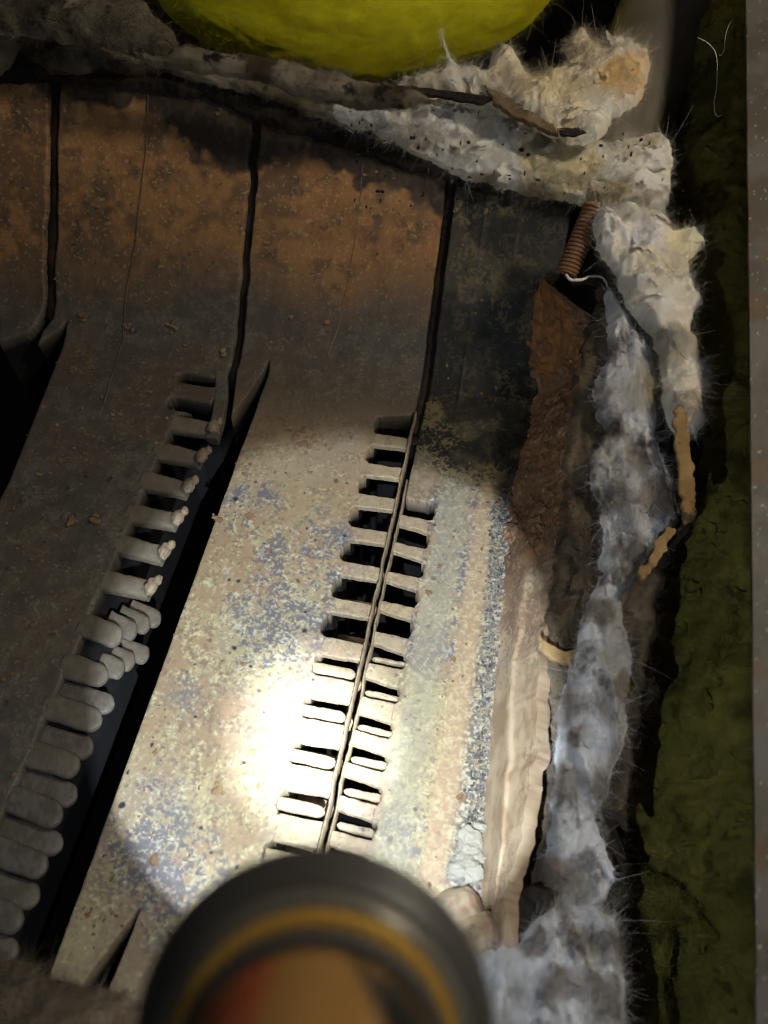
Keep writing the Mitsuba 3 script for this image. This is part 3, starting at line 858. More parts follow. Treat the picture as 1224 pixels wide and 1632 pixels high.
# second casting, right side: five long fins with broken ends, then shorter ones in stacked, staggered rows
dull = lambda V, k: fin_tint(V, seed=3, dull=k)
for k in range(0, 17):
    yc = 0.0535 - PITCH_FIN * k * 0.985
    j = rng.normal(0, 0.0006, 4)
    wid = PITCH_FIN * 0.50
    if k < 6:
        x1 = SM1 + 0.0012 + j[3]
        m = bar(rootx1 - 0.006, x1, yc + j[0], yc - 0.001 + j[1], wid * 1.12, wid * 0.92, -0.0008, 0.0085, 0.0015, end='flat', seed=k + 120, sq=0.5, seg=20)
        add(k1 + '__fin', m, 'fin_iron', True, color=dull(m.vertices, 0.72))
        # broken stub of the rail on the tip
        st = lumpy(F3([x1 + 0.0012, yc - 0.0005], -0.0008), (0.0040, wid * 0.44, 0.0040), k + 30, 0.35, 2.2, 3)
        st2 = lumpy(F3([x1 + 0.0042, yc + wid * 0.34], -0.0003), (0.0026, 0.0036, 0.0030), k + 50, 0.4, 2.2, 2)
        m = cat_mesh([st, st2])
        add(k1 + '__fin_stub', m, 'fin_iron', True, color=dull(m.vertices, 0.35))
    else:
        for lay in range(4 if k < 8 else 2):
            if lay and k >= 8:
                x1 = rootx1 + 0.0325 + j[3] * 2.0
                m = bar(rootx1 - 0.004, x1, yc + 0.0062 + j[0], yc + 0.0040 + j[1], wid * 1.12, wid * (1.02 + 50 * j[2]), -0.0070, 0.0045, 0.0030, end='round', seed=k * 5 + 300, sq=0.55, seg=18)
                add(k1 + '__fin', m, 'fin_iron', True, color=dull(m.vertices, 0.94))
                continue
            if lay:
                y = yc + 0.0118 * lay - 0.0085
                x1 = rootx1 + 0.0262 + 0.0007 * lay + (0.0045 if k >= 9 else 0) + j[lay % 4] * 1.8
                m = bar(rootx1 + 0.0060, x1, y + 0.002 + j[0], y - 0.001 + j[1], wid * 1.12, wid * (0.98 + 60 * j[1]), -0.0020 - 0.0125 * lay, 0.0045, 0.0030, end='round', seed=k * 5 + lay + 200, sq=0.55, seg=18)
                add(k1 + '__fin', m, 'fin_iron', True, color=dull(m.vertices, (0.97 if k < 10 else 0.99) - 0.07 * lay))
                continue
            x1 = rootx1 + (0.0235 if k < 8 else 0.0315) + j[3] * 2.0
            y = yc + 0.0118 * lay - 0.0085
            m = bar(rootx1 - 0.005, x1, y + 0.003 + j[0], y - 0.001 + j[1], wid * (1.24 if k < 9 else 1.16), wid * (1.08 + 50 * j[2]), -0.0012, 0.0048, 0.0022, end='round', seed=k * 5 + lay + 200, sq=0.55, seg=18)
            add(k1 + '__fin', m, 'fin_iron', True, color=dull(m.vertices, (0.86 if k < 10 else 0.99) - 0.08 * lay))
# black ledge added for the shade between the lower fins, which stand out from it
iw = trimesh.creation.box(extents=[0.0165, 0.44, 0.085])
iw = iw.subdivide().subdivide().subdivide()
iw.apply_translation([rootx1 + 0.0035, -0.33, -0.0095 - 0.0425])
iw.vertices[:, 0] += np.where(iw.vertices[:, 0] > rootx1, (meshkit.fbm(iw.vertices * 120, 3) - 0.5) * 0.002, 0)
add(k1 + '__shade_ledge', iw, 'void', False)
# rail of the upper part that still holds
rl = P(G0, (352, 590), (352, 625), (347, 660), (337, 695))
hull = Polygon(np.vstack([rl + [0.004, 0], (rl - [0.004, 0])[::-1]])).buffer(0.0008)
m = slab(hull, F3, -0.0008, -0.008, 0.0010, 0.0012, 0.0004)
add(k1 + '__fin_rail', m, 'fin_iron', True, color=dull(m.vertices, 0.95))

# dark putty in the closed part of each joint
for x, y1, sd, w in ((SM0, 0.135, 4, 0.0044), (SM1, 0.105, 5, 0.0040), (SM2, 0.075, 14, 0.0034)):
    c = wob(x, y1, TOPS, 180, 0.0012, sd)
    c = c[c[:, 1] < np.interp(x, TOP_X, TOP_S) - 0.002]
    rr = w * (0.9 + 0.5 * (meshkit.fbm(np.c_[c * 110, c[:, :1] * 0], 3, sd)))
    m = tube(F3(resample(c, 700), -0.0100), np.interp(np.linspace(0, 1, 700), np.linspace(0, 1, len(rr)), rr) * 1.3, 16)
    m.vertices += (meshkit.fbm(m.vertices * 420, 3, sd)[:, None] - 0.5) * 0.0050
    add(bo + '__joint_putty', m, 'char')

# parting lines that show as raised hair lines down the middle of two castings
for pts, sd in ((((236, 150), (233, 240), (215, 390), (200, 480), (190, 560), (160, 660)), 21), (((578, 262), (570, 360), (553, 450), (540, 520), (524, 565)), 22)):
    c = P(G0, *pts)
    ls = LineString(c)
    q = np.array([ls.interpolate(i / 120, normalized=True).coords[0] for i in range(121)])
    q[:, 0] += 0.002 * (meshkit.fbm(np.c_[q * 90, q[:, :1] * 0], 4, sd) - 0.5)
    add((k1 if sd == 21 else k2) + '__parting_line', tube(F3(q, 0.0001), 0.00034, 6), 'bark_brown')

# flared flange of the end casting
top_px = [(880, 452), (925, 492), (938, 530), (926, 610), (906, 750), (893, 850), (878, 940), (866, 1015), (862, 1100), (846, 1220), (828, 1350), (800, 1460), (790, 1640)]
HT = 0.036
tp = np.array([surf(u, v, HT) for u, v in top_px])


NB, NW = 760, 96
b_, t_ = resample(base, NB), resample(tp, NB)
t_[:, 0] += 0.0055 * (meshkit.fbm(np.c_[t_ * 55, t_[:, :1] * 0], 5, 33) - 0.5) * 2
w_ = np.linspace(0, 1, NW)
g2 = b_[:, None] * (1 - w_)[None, :, None] + t_[:, None] * w_[None, :, None]
hh = (-0.002 + (HT + 0.002) * w_ ** 1.25)[None].repeat(NB, 0)
lowk = 0.16 + 0.84 * sst(-0.05, 0.01, g2[..., 1])
hh = hh + 0.0060 * lowk * (meshkit.fbm(np.concatenate([g2 * [70, 30], hh[..., None] * 60], -1), 4, 35) - 0.5) + 0.0018 * lowk * (meshkit.fbm(np.concatenate([g2 * 220, hh[..., None] * 200], -1), 3, 36) - 0.5)
up_k = sst(-0.05, -0.005, g2[..., 1])
crust = meshkit.fbm(np.concatenate([g2 * 300, hh[..., None] * 300], -1), 4, 37)
hh = hh + up_k * (0.0034 * (crust - 0.5) + 0.003 * sst(0.55, 0.62, meshkit.fbm(np.concatenate([g2 * 130, hh[..., None] * 130], -1), 3, 38)))
fold = np.exp(-((w_[None] - 0.55 - 0.12 * np.sin(g2[..., 1] * 14)) / 0.10) ** 2)
hh = hh + (1 - up_k) * 0.0052 * fold
V = F3(g2.reshape(-1, 2), hh.ravel())
i, j = np.meshgrid(np.arange(NB - 1), np.arange(NW - 1), indexing='ij')
q = (i * NW + j).ravel()
fw = np.vstack([np.stack([q, q + NW, q + NW + 1], 1), np.stack([q, q + NW + 1, q + 1], 1)])
off = V + np.array([0.007, 0, -0.004])
e = border_edges(fw)
N = len(V)
wallm = trimesh.Trimesh(np.vstack([V, off]), np.vstack([fw, fw[:, ::-1] + N, np.stack([e[:, 0], e[:, 0] + N, e[:, 1] + N], 1), np.stack([e[:, 0], e[:, 1] + N, e[:, 1]], 1)]), process=False)
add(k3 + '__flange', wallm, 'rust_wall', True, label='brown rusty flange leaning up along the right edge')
# crumbly cement along the foot of the flange
bd = resample(np.array(px((800, 800), (800, 880), (792, 990), (778, 1150), (766, 1300), (764, 1430))), 260)
ms, cs = [], []
pal = np.array([(0.17, 0.165, 0.155), (0.27, 0.25, 0.21), (0.40, 0.37, 0.30), (0.09, 0.09, 0.095), (0.34, 0.27, 0.16), (0.22, 0.195, 0.175)])
for q_ in bd:
    for _ in range(9):
        c = F3(q_ + rng.normal(0, 0.0024, 2) + [-0.003, 0], 0.0002 + abs(rng.normal(0, 0.0006)))
        m = trimesh.creation.icosphere(subdivisions=1)
        m.vertices = m.vertices * rng.uniform(0.0003, 0.0013, 3) * (1 + 0.3 * rng.normal(size=(len(m.vertices), 1))) + c
        ms.append(m)
        cs.append(np.tile(pal[rng.integers(6)] * rng.uniform(0.8, 1.2), (len(m.vertices), 1)))
add(bo + '__cement_bead', cat_mesh(ms), 'wool', False, color=np.vstack(cs), kind='stuff')

# ------------------------------------------------------------------ things lying on the castings
pc = F3(surf(748, 1372), 0.004)
r3 = np.random.default_rng(3)
mc = [lumpy(F3(surf(748 + r3.normal(0, 7), 1372 + r3.normal(0, 20)), 0.002 + abs(r3.normal(0, 0.002))), r3.uniform(0.0018, 0.0060, 3), 3 + q_, 0.6, 2.6, 3) for q_ in range(16)]
add('mortar_chunk', cat_mesh(mc), 'bead', True,
    label='pale crumbly lump of mortar at the foot of the brown flange', cat='mortar lump')
# rust scabs and grit on the faces
ms = []
for _ in range(800):
    u, v = rng.uniform(0, 780), rng.uniform(170, 1500)
    p_ = surf(u, v)
    m = trimesh.creation.icosphere(subdivisions=1)
    r_ = rng.gamma(1.6, 0.00028) + 0.0002
    m.vertices = m.vertices * [r_ * rng.uniform(0.7, 1.5), r_ * rng.uniform(0.7, 1.5), r_ * 0.5] * (1 + 0.3 * rng.normal(size=(len(m.vertices), 1)))
    inside = any(g.contains(Point(p_)) for g in (s0, s1, s2, s3))
    if inside:
        y, z = prof(p_[1])
        m.vertices += F3(p_, 0.0003)
        ms.append(m)
add('grit', cat_mesh(ms), 'bark_brown', False, label='dark rust grit scattered over the boiler sections', cat='grit', kind='stuff')
ms = []
for u, v, r_ in ((480, 705, 0.008), (470, 690, 0.006), (495, 712, 0.006), (350, 1262, 0.004), (345, 830, 0.004), (130, 505, 0.005), (205, 520, 0.004), (275, 520, 0.005), (150, 830, 0.004), (110, 830, 0.006), (355, 560, 0.003)):
    for _ in range(7):
        c = F3(surf(u, v) + rng.normal(0, r_ * 0.5, 2), 0.0006)
        ms.append(lumpy(c, rng.uniform(0.0008, 0.0024, 3) * [1, 1, 0.4], int(rng.integers(99)), 0.5, 1.8, 2))
add('rust_scab', cat_mesh(ms), 'bark_brown', True, label='dark flaking rust scabs stuck to the castings', cat='rust scabs', kind='stuff')

# ------------------------------------------------------------------ threaded rod
a, b = at(948, 330, 0.572), at(903, 436, 0.578)
L = np.linalg.norm(b - a)
n, turns = 420, 17
tt = np.linspace(0, 1, n)
core = tube(a + (b - a) * np.linspace(0, 1, 3)[:, None], 0.0066, 24)
ax = (b - a) / L
u_ = np.cross(ax, FWD); u_ /= np.linalg.norm(u_)
w_2 = np.cross(ax, u_)
hel = a + (b - a) * tt[:, None] + 0.0066 * (np.cos(2 * np.pi * turns * tt)[:, None] * u_ + np.sin(2 * np.pi * turns * tt)[:, None] * w_2)
rk = thing('threaded_rod', 'copper-coloured threaded rod end poking out under the white insulation', 'threaded rod')
add(rk + '__core', core, 'thread_copper', 30)
add(rk + '__thread', tube(hel, 0.0011, 6), 'thread_copper', True)

# ------------------------------------------------------------------ insulation
WALL = OnCasting(0.004)
# strips along the top edge, from the left
blanket('insulation_strip', 'grey-brown scorched insulation strip at the top left edge of the boiler', 'insulation',
        [(-60, 40), (-20, -40), (120, -60), (190, -20), (235, 10), (272, 55), (282, 82), (250, 96), (170, 78), (90, 68), (20, 62)], OnPlane((0, 0, 0.60), (300, 0, 0.595), (100, 150, 0.60)), 0.016, 'grey_fluff', 0.012, 35, torn=0.003, fibres=1800, seed=11, aniso=(0.45, 1.3))
blanket('insulation_strip', 'long layered charred insulation strip beneath the yellow bundle, sloping down to the right', 'insulation',
        [(200, 82), (262, 90), (300, 72), (360, 86), (440, 95), (530, 120), (600, 132), (660, 146), (690, 160), (640, 172), (580, 176), (500, 160), (420, 132), (330, 118), (250, 110)], OnPlane((200, 100, 0.590), (800, 200, 0.575), (400, 300, 0.60)), 0.011, 'grey_fluff', 0.011, 38, torn=0.003, fibres=1500, seed=12, aniso=(0.35, 1.6))
blanket('insulation_strip', 'dim whitish insulation wad under the scorched strip at the top left', 'insulation',
        [(52, 92), (110, 70), (170, 80), (240, 92), (310, 110), (390, 128), (396, 150), (330, 132), (250, 118), (215, 122), (160, 110), (130, 125), (80, 122)], OnCasting(0.006), 0.010, 'grey_fluff', 0.008, 50, torn=0.003, fibres=900, seed=13, aniso=(0.7, 1.2))
blanket('insulation_strip', 'grey frayed insulation tatter in the far top left corner', 'insulation',
        [(-40, 60), (10, 55), (38, 48), (30, 70), (14, 110), (-10, 130), (-40, 120)], OnCasting(0.010), 0.008, 'grey_fluff', 0.006, 60, torn=0.003, fibres=500, seed=14)
blanket('charred_layer', 'black charred layer of insulation hanging over the top of the sections', 'charred insulation',
        [(-40, 100), (40, 92), (110, 118), (180, 122), (250, 118), (330, 128), (420, 140), (520, 170), (620, 205), (760, 270), (880, 315), (910, 330), (860, 328), (740, 300), (640, 270), (540, 232), (440, 205), (400, 188), (330, 160), (250, 148), (160, 138), (60, 132), (-40, 140)], OnCasting(0.001), 0.007, 'char', 0.006, 45, torn=0.004, fibres=900, seed=15, aniso=(0.5, 1.4))
blanket('insulation_wad', 'narrow pale insulation tuft strip left of the white wad, over the charred layer', 'insulation',
        [(240, 100), (275, 96), (330, 118), (420, 128), (500, 160), (560, 172), (620, 205), (640, 240), (560, 205), (470, 172), (420, 152), (340, 134), (280, 120)], OnCasting(0.012), 0.007, 'grey_fluff', 0.009, 40, torn=0.003, fibres=900, seed=16, aniso=(0.5, 1.4))
blanket('insulation_wad', 'thick white insulation wad with dark flecks, above the right-hand sections', 'insulation',
        [(500, 180), (560, 160), (620, 150), (700, 158), (770, 160), (830, 195), (900, 225), (985, 232), (1055, 208), (1072, 240), (1068, 300), (1062, 345), (1000, 352), (942, 335), (880, 318), (820, 300), (740, 284), (680, 258), (600, 222), (545, 200)], OnCasting(0.010), 0.016, 'white_fluff', 0.011, 34, torn=0.0028, fibres=3800, seed=17, res=0.0012, aniso=(0.8, 1.1), stains=[(900, 275, 85, (0.70, 0.60, 0.33)), (960, 320, 60, (0.52, 0.42, 0.26)), (745, 175, 13, (0.16, 0.12, 0.09)), (815, 200, 12, (0.12, 0.09, 0.07)), (725, 245, 10, (0.22, 0.17, 0.12)), (865, 232, 16, (0.10, 0.08, 0.06)), (812, 270, 9, (0.16, 0.12, 0.09)), (680, 190, 9, (0.2, 0.16, 0.12)), (770, 294, 28, (0.30, 0.22, 0.13)), (860, 316, 34, (0.26, 0.19, 0.11))])
tuft = OnPlane((700, 150, 0.60), (1000, 150, 0.585), (850, 300, 0.575))
blanket('insulation_tuft', 'white and cream insulation tuft standing up at the top right corner', 'insulation',
        [(700, 160), (620, 150), (640, 128), (700, 122), (716, 112), (735, 118), (778, 124), (784, 88), (808, 80), (832, 108), (850, 130), (880, 122), (910, 106), (893, 78), (930, 52), (948, 70), (990, 66), (1030, 84), (1030, 130), (1016, 172), (975, 192), (965, 222), (900, 232), (850, 205), (790, 175)], tuft, 0.015, 'cream_fluff', 0.013, 36, torn=0.005, fibres=3000, seed=18, res=0.0012, stains=[(992, 140, 44, (0.78, 0.52, 0.20)), (880, 170, 34, (0.74, 0.64, 0.40))])
blanket('insulation_wisp', 'thin white spike of insulation rising from the tuft', 'insulation wisp',
        [(715, 130), (712, 100), (701, 42), (707, 60), (720, 95), (738, 112), (750, 130)], tuft, 0.003, 'white_fluff', 0.003, 60, torn=0.0016, fibres=420, seed=19)
OUT = OnPlane((1000, 350, 0.565), (1000, 1450, 0.425), (1200, 900, 0.480))
OUT2 = OnPlane((1000, 350, 0.580), (1000, 1450, 0.440), (1200, 900, 0.495))
OUT3 = OnPlane((1000, 350, 0.60), (1000, 1450, 0.462), (1200, 900, 0.520))
blanket('insulation_batt', 'white insulation batt with fluffy yellow-white edge right of the threaded rod', 'insulation',
        [(950, 345), (1000, 332), (1055, 345), (1072, 368), (1108, 368), (1122, 395), (1098, 418), (1090, 440), (1112, 478), (1100, 520), (1118, 570), (1122, 640), (1112, 700), (1085, 705), (1060, 650), (1052, 590), (1040, 545), (1005, 500), (980, 440), (948, 395)], OUT, 0.016, 'white_fluff', 0.012, 36, torn=0.003, fibres=3000, seed=20, res=0.0012, stains=[(1020, 395, 50, (0.74, 0.74, 0.80)), (1090, 400, 40, (0.78, 0.72, 0.52)), (1095, 550, 40, (0.55, 0.47, 0.30)), (1050, 560, 60, (0.42, 0.37, 0.29)), (1100, 660, 45, (0.34, 0.28, 0.20))])
blanket('insulation_batt', 'ragged pale inner layer of insulation along the upper right of the flange', 'insulation',
        [(955, 470), (968, 440), (985, 480), (1010, 520), (1042, 560), (1052, 620), (1040, 690), (1062, 770), (1080, 830), (1050, 860), (1015, 915), (980, 960), (955, 900), (962, 820), (940, 740), (962, 690), (945, 610), (972, 560)], OUT2, 0.008, 'blue_fluff', 0.013, 38, torn=0.004, fibres=1500, seed=21, res=0.0014, aniso=(1.5, 0.5), stains=[(960, 560, 40, (0.13, 0.10, 0.07)), (955, 690, 34, (0.07, 0.06, 0.05)), (1035, 620, 45, (0.34, 0.28, 0.15)), (965, 800, 34, (0.10, 0.08, 0.06)), (1010, 740, 26, (0.20, 0.16, 0.12)), (1045, 800, 36, (0.28, 0.22, 0.16)), (1000, 880, 30, (0.12, 0.09, 0.06)), (990, 600, 28, (0.66, 0.66, 0.68))])
blanket('insulation_batt', 'bluish white lower insulation strip beside the lit end of the flange', 'insulation',
        [(950, 930), (975, 900), (990, 960), (1000, 1030), (1005, 1090), (990, 1180), (975, 1240), (950, 1300), (958, 1350), (985, 1400), (960, 1440), (905, 1480), (872, 1470), (868, 1400), (884, 1250), (892, 1120), (915, 1060), (925, 1000)], OUT2, 0.013, 'blue_fluff', 0.014, 34, torn=0.004, fibres=1700, seed=22, res=0.0014, aniso=(1.5, 0.5), stains=[(900, 1130, 40, (0.16, 0.13, 0.10)), (895, 1250, 36, (0.20, 0.16, 0.13)), (990, 1100, 30, (0.17, 0.13, 0.09)), (960, 1260, 26, (0.14, 0.11, 0.08)), (930, 1370, 24, (0.06, 0.05, 0.045)), (885, 1400, 34, (0.22, 0.17, 0.13)), (945, 1180, 40, (0.66, 0.68, 0.74)), (960, 980, 30, (0.14, 0.12, 0.10))])
blanket('insulation_batt', 'dark brown soiled insulation strip between the flange and the pale layers', 'insulation',
        [(925, 560), (955, 455), (975, 520), (960, 640), (985, 780), (1000, 900), (1010, 1010), (1040, 1100), (1000, 1240), (985, 1330), (1010, 1420), (1000, 1700), (860, 1700), (800, 1480), (835, 1380), (858, 1200), (868, 1020), (890, 870), (905, 700)], OUT3, 0.010, 'brown_fluff', 0.012, 30, torn=0.004, fibres=1500, seed=23, res=0.0018, aniso=(1.5, 0.5))
blanket('insulation_batt', 'tan and brown outer insulation layer in front of the yellow fibreglass', 'insulation',
        [(1085, 690), (1118, 690), (1108, 760), (1095, 840), (1060, 920), (1045, 1010), (1022, 1100), (1010, 1180), (1000, 1280), (1000, 1330), (965, 1290), (985, 1180), (1000, 1050), (985, 980), (1015, 900), (1060, 840)], OnPlane((1000, 350, 0.590), (1000, 1450, 0.450), (1200, 900, 0.508)), 0.010, 'brown_fluff', 0.012, 36, torn=0.004, fibres=1000, seed=24, res=0.0016)
blanket('insulation_clump', 'frayed grey-white insulation clump at the bottom, right of the torch', 'insulation',
        [(735, 1560), (770, 1525), (815, 1515), (850, 1475), (905, 1450), (955, 1460), (985, 1500), (992, 1580), (985, 1700), (760, 1720), (745, 1640)], OnPlane((850, 1480, 0.425), (850, 1640, 0.385), (1000, 1560, 0.41)), 0.016, 'blue_fluff', 0.016, 38, torn=0.004, fibres=2200, seed=25, res=0.0014, aniso=(1.5, 0.5), stains=[(900, 1530, 40, (0.13, 0.10, 0.075)), (845, 1530, 26, (0.07, 0.06, 0.05)), (960, 1530, 40, (0.10, 0.08, 0.06)), (880, 1610, 40, (0.17, 0.13, 0.10)), (950, 1610, 40, (0.08, 0.065, 0.05)), (790, 1570, 26, (0.62, 0.64, 0.70))])
# yellow fibreglass
blanket('fibreglass_batt', 'olive yellow fibreglass batt hanging inside the right side of the jacket', 'fibreglass',
        [(1120, -120), (1215, -120), (1210, 300), (1225, 900), (1240, 1760), (1000, 1760), (1005, 1450), (1010, 1250), (1050, 1050), (1085, 880), (1110, 700), (1090, 420), (1078, 200)], OnPlane((1100, 0, 0.76), (1100, 1500, 0.525), (1200, 800, 0.58)), 0.022, 'olive_fluff', 0.018, 14, torn=0.004, fibres=2500, flen=0.016, seed=26, res=0.0024, roll=0.02, stains=[(1090, 1220, 110, (0.30, 0.26, 0.06)), (1120, 1000, 60, (0.24, 0.21, 0.05)), (1080, 1120, 40, (0.34, 0.29, 0.06))])
blanket('fibreglass_tatter', 'yellowish fibreglass tatter sagging below the white strip at the lower right', 'fibreglass',
        [(985, 1396), (1020, 1390), (1075, 1410), (1120, 1440), (1150, 1500), (1120, 1520), (1085, 1490), (1060, 1560), (1075, 1700), (1010, 1700), (1030, 1560), (1005, 1450)], OnPlane((1000, 1400, 0.505), (1100, 1650, 0.465), (1200, 1500, 0.49)), 0.006, 'olive_fluff', 0.012, 30, torn=0.007, fibres=900, seed=27, res=0.0018)
blanket('insulation_clump', 'dark brown blurred insulation lip in the bottom left corner', 'insulation',
        [(-80, 1560), (-20, 1548), (40, 1545), (90, 1575), (150, 1585), (210, 1598), (245, 1620), (240, 1760), (-80, 1760)], OnPlane((0, 1560, 0.36), (240, 1600, 0.36), (100, 1700, 0.33)), 0.012, 'brown_fluff', 0.008, 40, torn=0.0025, fibres=600, seed=28, res=0.0014)
# yellow bundle at the top
m = trimesh.creation.icosphere(subdivisions=5)
v = m.vertices.copy()
v = v * (1 + 0.05 * (meshkit.fbm(v * 3, 4, 3) - 0.5)[:, None])
cen = at(562, -90, 0.78)
v = v[:, :1] * 0.192 * RIGHT + v[:, 1:2] * 0.113 * UP + v[:, 2:] * 0.10 * (-FWD) + cen - 0.10 * v[:, :1] ** 2 * 0 * UP
bv = trimesh.Trimesh(v, m.faces, process=False)
bn = bv.vertex_normals
v = v + bn * (0.004 * (meshkit.fbm(v * [60, 60, 60], 5, 4) - 0.5) + 0.002 * (meshkit.fbm(v * [400, 90, 90], 3, 5) - 0.5))[:, None]
bc_ = wool_tint(v, 'roll_yellow', 5) * (0.75 + 0.5 * meshkit.fbm(v * [260, 60, 60], 4, 6))[:, None]
pick = np.random.default_rng(8).integers(0, len(v), 14000)
r8 = np.random.default_rng(9)
hd = r8.normal(size=(14000, 3)); hd -= bn[pick] * (hd * bn[pick]).sum(1)[:, None] * 0.8; hd /= np.linalg.norm(hd, axis=1, keepdims=True)
add('fibreglass_bundle__fibres', hair(v[pick], hd, 0.005 * (0.3 + r8.gamma(1.6, 0.4, 14000)), np.full(14000, 0.00030), 1.0, r8), 'wool', False, color=np.clip(np.repeat(bc_[pick] * r8.uniform(0.7, 1.3, (14000, 1)), 8, axis=0), 0.004, 0.9), kind='stuff')
labels['fibreglass_bundle'] = dict(label='bright yellow rounded fibreglass bundle at the top of the picture', category='fibreglass')
add('fibreglass_bundle__batt', trimesh.Trimesh(v, m.faces, process=False), 'wool', True, color=np.clip(bc_, 0.004, 0.9)) if True else add('x', m, 'x', label='bright yellow rounded fibreglass bundle at the top of the picture', cat='fibreglass')

# ------------------------------------------------------------------ pipe and scraps at the top right
pp = [at(1105, -90, 0.80), at(1040, 70, 0.735), at(985, 210, 0.69), at(960, 280, 0.665)]
pp = resample(np.array(pp), 24) if False else np.array(pp)
add('grey_pipe', tube(np.array([pp[0] + (pp[3] - pp[0]) * k for k in np.linspace(-0.3, 1, 16)]), np.linspace(0.046, 0.034, 16), 40), 'pipe_grey', 60, label='grey metal pipe slanting behind the white tuft at the top right', cat='pipe')


def chip(key, label, cat, px_, frame, th, mat_, seed=1, torn=0.0012, **kw):
    loop = P(frame, *px_)
    poly = ragged(loop, 0.0006, torn, seed, 220)
    add(key, slab(poly, frame.to3, th, -0.001, 0.0012, min(0.0007, th), 0.0016, True, 3), mat_, 40, label=label, cat=cat, **kw)


top_fr = OnPlane((600, 150, 0.592), (890, 215, 0.578), (830, 130, 0.582))
chip('brown_shred', 'brown bark-like shred lying across the white wad', 'shred', [(765, 132), (790, 148), (840, 176), (880, 200), (890, 218), (868, 212), (820, 190), (785, 166)], top_fr, 0.005, 'bark_brown', 3, torn=0.002)
chip('charred_shred', 'thin black charred shred left of the brown shred on the wad', 'shred', [(600, 140), (660, 140), (730, 148), (785, 158), (770, 168), (700, 156), (630, 152)], top_fr, 0.003, 'char', 4)
chip('charred_shred', 'small black charred shred under the right end of the brown shred', 'shred', [(888, 206), (920, 206), (935, 214), (915, 220), (895, 218)], top_fr, 0.003, 'char', 5)
chip('facing_sliver', 'tan upright sliver of torn facing at the outer edge of the right insulation', 'facing sliver', [(1072, 655), (1086, 650), (1098, 700), (1104, 770), (1106, 830), (1092, 835), (1084, 770), (1078, 700)], OnPlane((1000, 350, 0.550), (1000, 1450, 0.415), (1200, 900, 0.468)), 0.0014, 'tan_facing', 6, torn=0.0032)
chip('facing_sliver', 'tan slanting sliver of torn facing below the upright one', 'facing sliver', [(1062, 842), (1074, 846), (1050, 890), (1022, 930), (1014, 918), (1040, 880)], OnPlane((1000, 350, 0.555), (1000, 1450, 0.420), (1200, 900, 0.473)), 0.0014, 'tan_facing', 7, torn=0.0036)
chip('paper_tatter', 'small curled tan paper tatter on top of the flange', 'paper tatter', [(858, 1015), (880, 1030), (900, 1040), (925, 1032), (932, 1040), (918, 1062), (905, 1060), (880, 1052), (866, 1040)], OnCasting(0.043), 0.002, 'tan_facing', 8)
chip('torn_lip', 'dark torn lip of insulation facing curling beneath the threaded rod', 'torn facing', [(900, 440), (930, 432), (945, 418), (962, 440), (968, 462), (950, 455), (930, 452), (915, 456)], OnPlane((900, 440, 0.585), (960, 440, 0.58), (930, 500, 0.575)), 0.003, 'char', 9)
tl = [(902, 438), (925, 446), (948, 440), (962, 446), (972, 468), (966, 484), (975, 510), (985, 540)]
c = np.array([at(u, v, 0.572 - 0.004 * math.sin(i * 1.7)) for i, (u, v) in enumerate(tl)])
c = CubicSpline(np.arange(len(c)), c)(np.linspace(0, len(c) - 1, 90))
c += np.stack([meshkit.fbm(c * 200 + 9 * k_, 3, k_) - 0.5 for k_ in range(3)], 1) * 0.004
m = tube(c, 0.0004 + 0.0009 * meshkit.noise(c * 300), 7)
add('torn_edge', m, 'cream_fluff', True, label='thin pale curled edge of torn facing below the threaded rod', cat='torn facing')
# cast boss and rust lump at the bottom of the flange
bb = at(725, 1478, 0.440)
m = lumpy(bb, (0.0150, 0.020, 0.011), 6, 0.22, 1.4, 5)
add('pale_boss', m, 'wool', True, color=mx(np.tile((0.30, 0.24, 0.165), (len(m.vertices), 1)), (0.18, 0.11, 0.075), sst(0.4, 0.6, nz(m.vertices, 90, 4, 3))), label='pale rounded boss lit at the edge of the torch', cat='boss')
add('rust_lump', lumpy(at(775, 1500, 0.428), (0.015, 0.013, 0.010), 8, 0.25, 1.6, 4), 'rust_wall', True, label='reddish rust lump beside the pale boss right of the torch', cat='rust lump')
blanket('charred_layer', 'dark burnt flap between the flange foot and the rust lump', 'charred insulation', [(770, 1450), (850, 1415), (880, 1425), (870, 1470), (835, 1500), (800, 1500)], OnPlane((800, 1450, 0.435), (850, 1480, 0.425), (880, 1400, 0.43)), 0.005, 'char', 0.006, 50, torn=0.003, fibres=200, seed=31)
# loose threads at the top right
r5 = np.random.default_rng(5)
for i, (pts, lab) in enumerate(((((1112, 62), (1128, 72), (1140, 90), (1143, 120), (1138, 150), (1138, 178), (1150, 184)), 'thin pale thread hanging before the dark gap at the top right'), (((1166, 34), (1160, 50), (1154, 80), (1146, 92)), 'short pale loop of thread near the jacket flange'))):
    c = np.array([at(u, v, 0.60) for u, v in pts])
    q = np.linspace(0, len(c) - 1, 50)
    c = CubicSpline(np.arange(len(c)), c)(q)
    c += np.stack([meshkit.fbm(c * 60 + 9 * k_, 2, k_) - 0.5 for k_ in range(3)], 1) * 0.004
    add('loose_thread', tube(c, 0.00030, 5), 'cream_fluff', True, label=lab, cat='thread')
# dark crumbs on the white insulation
ms = []
for u, v in [(r5.uniform(560, 1060), r5.uniform(170, 330)) for _ in range(120)] :
    if 200 + (u - 560) * 0.24 > v + 90:
        continue
    c = F3(surf(u, v, 0.024), 0.0270 + r5.normal(0, 0.002))
    ms.append(lumpy(c, r5.gamma(1.5, 0.0004, 3) + 0.0003, int(r5.integers(99)), 0.4, 2, 1))
add('crumbs', cat_mesh(ms), 'char', False, label='black crumbs sprinkled over the white insulation wad', cat='crumbs', kind='stuff')

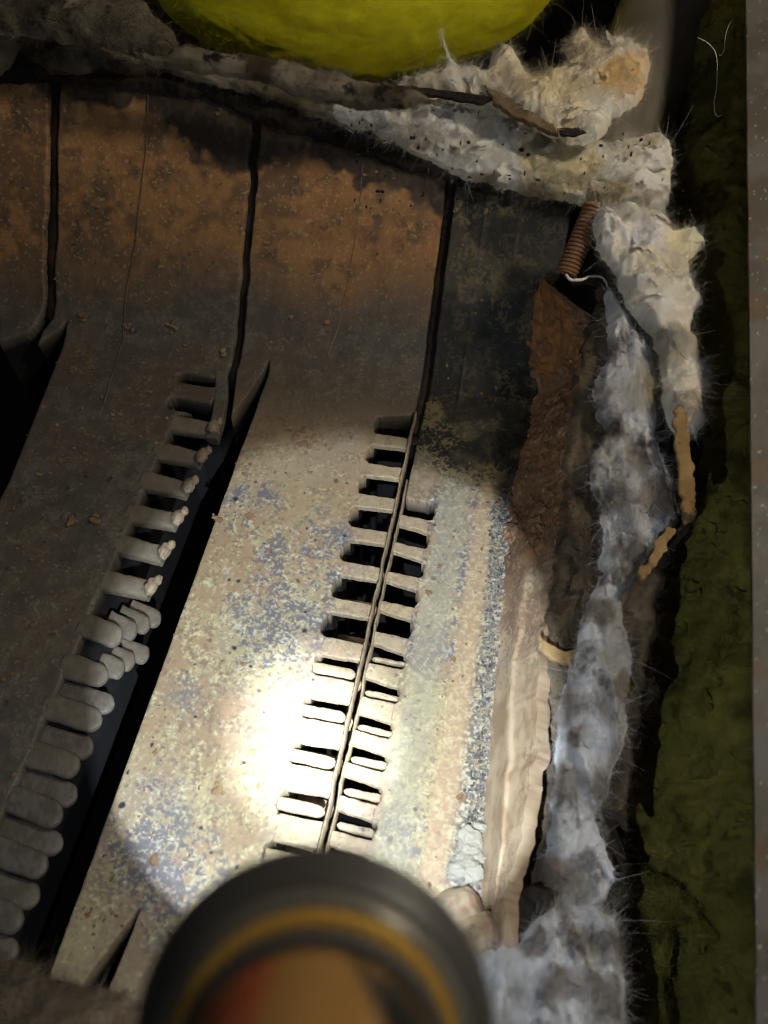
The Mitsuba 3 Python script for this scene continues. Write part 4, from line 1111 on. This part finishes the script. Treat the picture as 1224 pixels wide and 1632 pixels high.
# ------------------------------------------------------------------ the torch
tk = thing('torch', 'black and bronze torch with reflections painted on its barrel, shining at the fins from the bottom of the picture', 'torch')
e1 = np.cross(BEAM, UP); e1 /= np.linalg.norm(e1)
e2_ = np.cross(BEAM, e1)


def lathe(profile, seg=128):
    pr = np.asarray(profile, float)
    an = np.linspace(0, 2 * np.pi, seg, endpoint=False)
    V = (TORCH - BEAM * pr[:, 0][:, None])[:, None] + pr[:, 1][:, None, None] * (np.cos(an)[None, :, None] * e1 + np.sin(an)[None, :, None] * e2_)
    n = len(pr)
    i, j = np.meshgrid(np.arange(n - 1), np.arange(seg), indexing='ij')
    a, b = (i * seg + j).ravel(), (i * seg + (j + 1) % seg).ravel()
    return trimesh.Trimesh(V.reshape(-1, 3), np.vstack([np.stack([a, b, b + seg], 1), np.stack([a, b + seg, a + seg], 1)]), process=False)


add(tk + '__head', lathe([(0.0015, 0.0255), (0, 0.0262), (0, 0.0295), (0.0006, 0.0304), (0.0022, 0.0308), (0.0050, 0.0308), (0.0056, 0.0303), (0.0062, 0.0295), (0.0072, 0.0293), (0.0086, 0.0286), (0.0098, 0.0270), (0.0101, 0.0260)]), 'torch_black', 40)
add(tk + '__lens', lathe([(0.0016, 0.0256), (0.0012, 0.015), (0.0010, 0.0)]), 'torch_grey', True)
add(tk + '__collar', lathe([(0.0098, 0.0262), (0.0101, 0.0265), (0.0112, 0.0258), (0.0122, 0.0250), (0.0124, 0.0240)]), 'torch_grey', 40)
add(tk + '__ring', lathe([(0.0122, 0.0236), (0.0124, 0.0240), (0.0134, 0.0238), (0.0140, 0.0230), (0.0141, 0.0214)]), 'torch_brass', 40)
add(tk + '__neck', lathe([(0.0146, 0.0220), (0.0150, 0.0222), (0.0180, 0.0215), (0.0184, 0.0200)]), 'torch_black', 40)
m = lathe([(0.0176, 0.0196), (0.0180, 0.0203), (0.0200, 0.0206), (0.023, 0.0206), (0.026, 0.0206), (0.029, 0.0206), (0.033, 0.0206), (0.038, 0.0206), (0.050, 0.0206), (0.10, 0.0200), (0.105, 0.0185), (0.105, 0.0)], 360)
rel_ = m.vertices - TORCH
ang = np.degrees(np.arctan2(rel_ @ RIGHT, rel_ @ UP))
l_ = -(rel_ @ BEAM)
c = mx(np.tile((0.50, 0.27, 0.085), (len(ang), 1)), (0.60, 0.14, 0.055), sst(-6, -20, ang))  # orange, red and black reflections put into the barrel colour
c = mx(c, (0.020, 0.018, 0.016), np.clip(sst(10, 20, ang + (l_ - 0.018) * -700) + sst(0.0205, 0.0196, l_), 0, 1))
add(tk + '__barrel', m, 'torch_painted_sheen', True, color=c)
scene['torch_hotspot'] = torch_spot(np.append(surf(500, 1180), 0.0), 3.6, 9.2, 0.6)
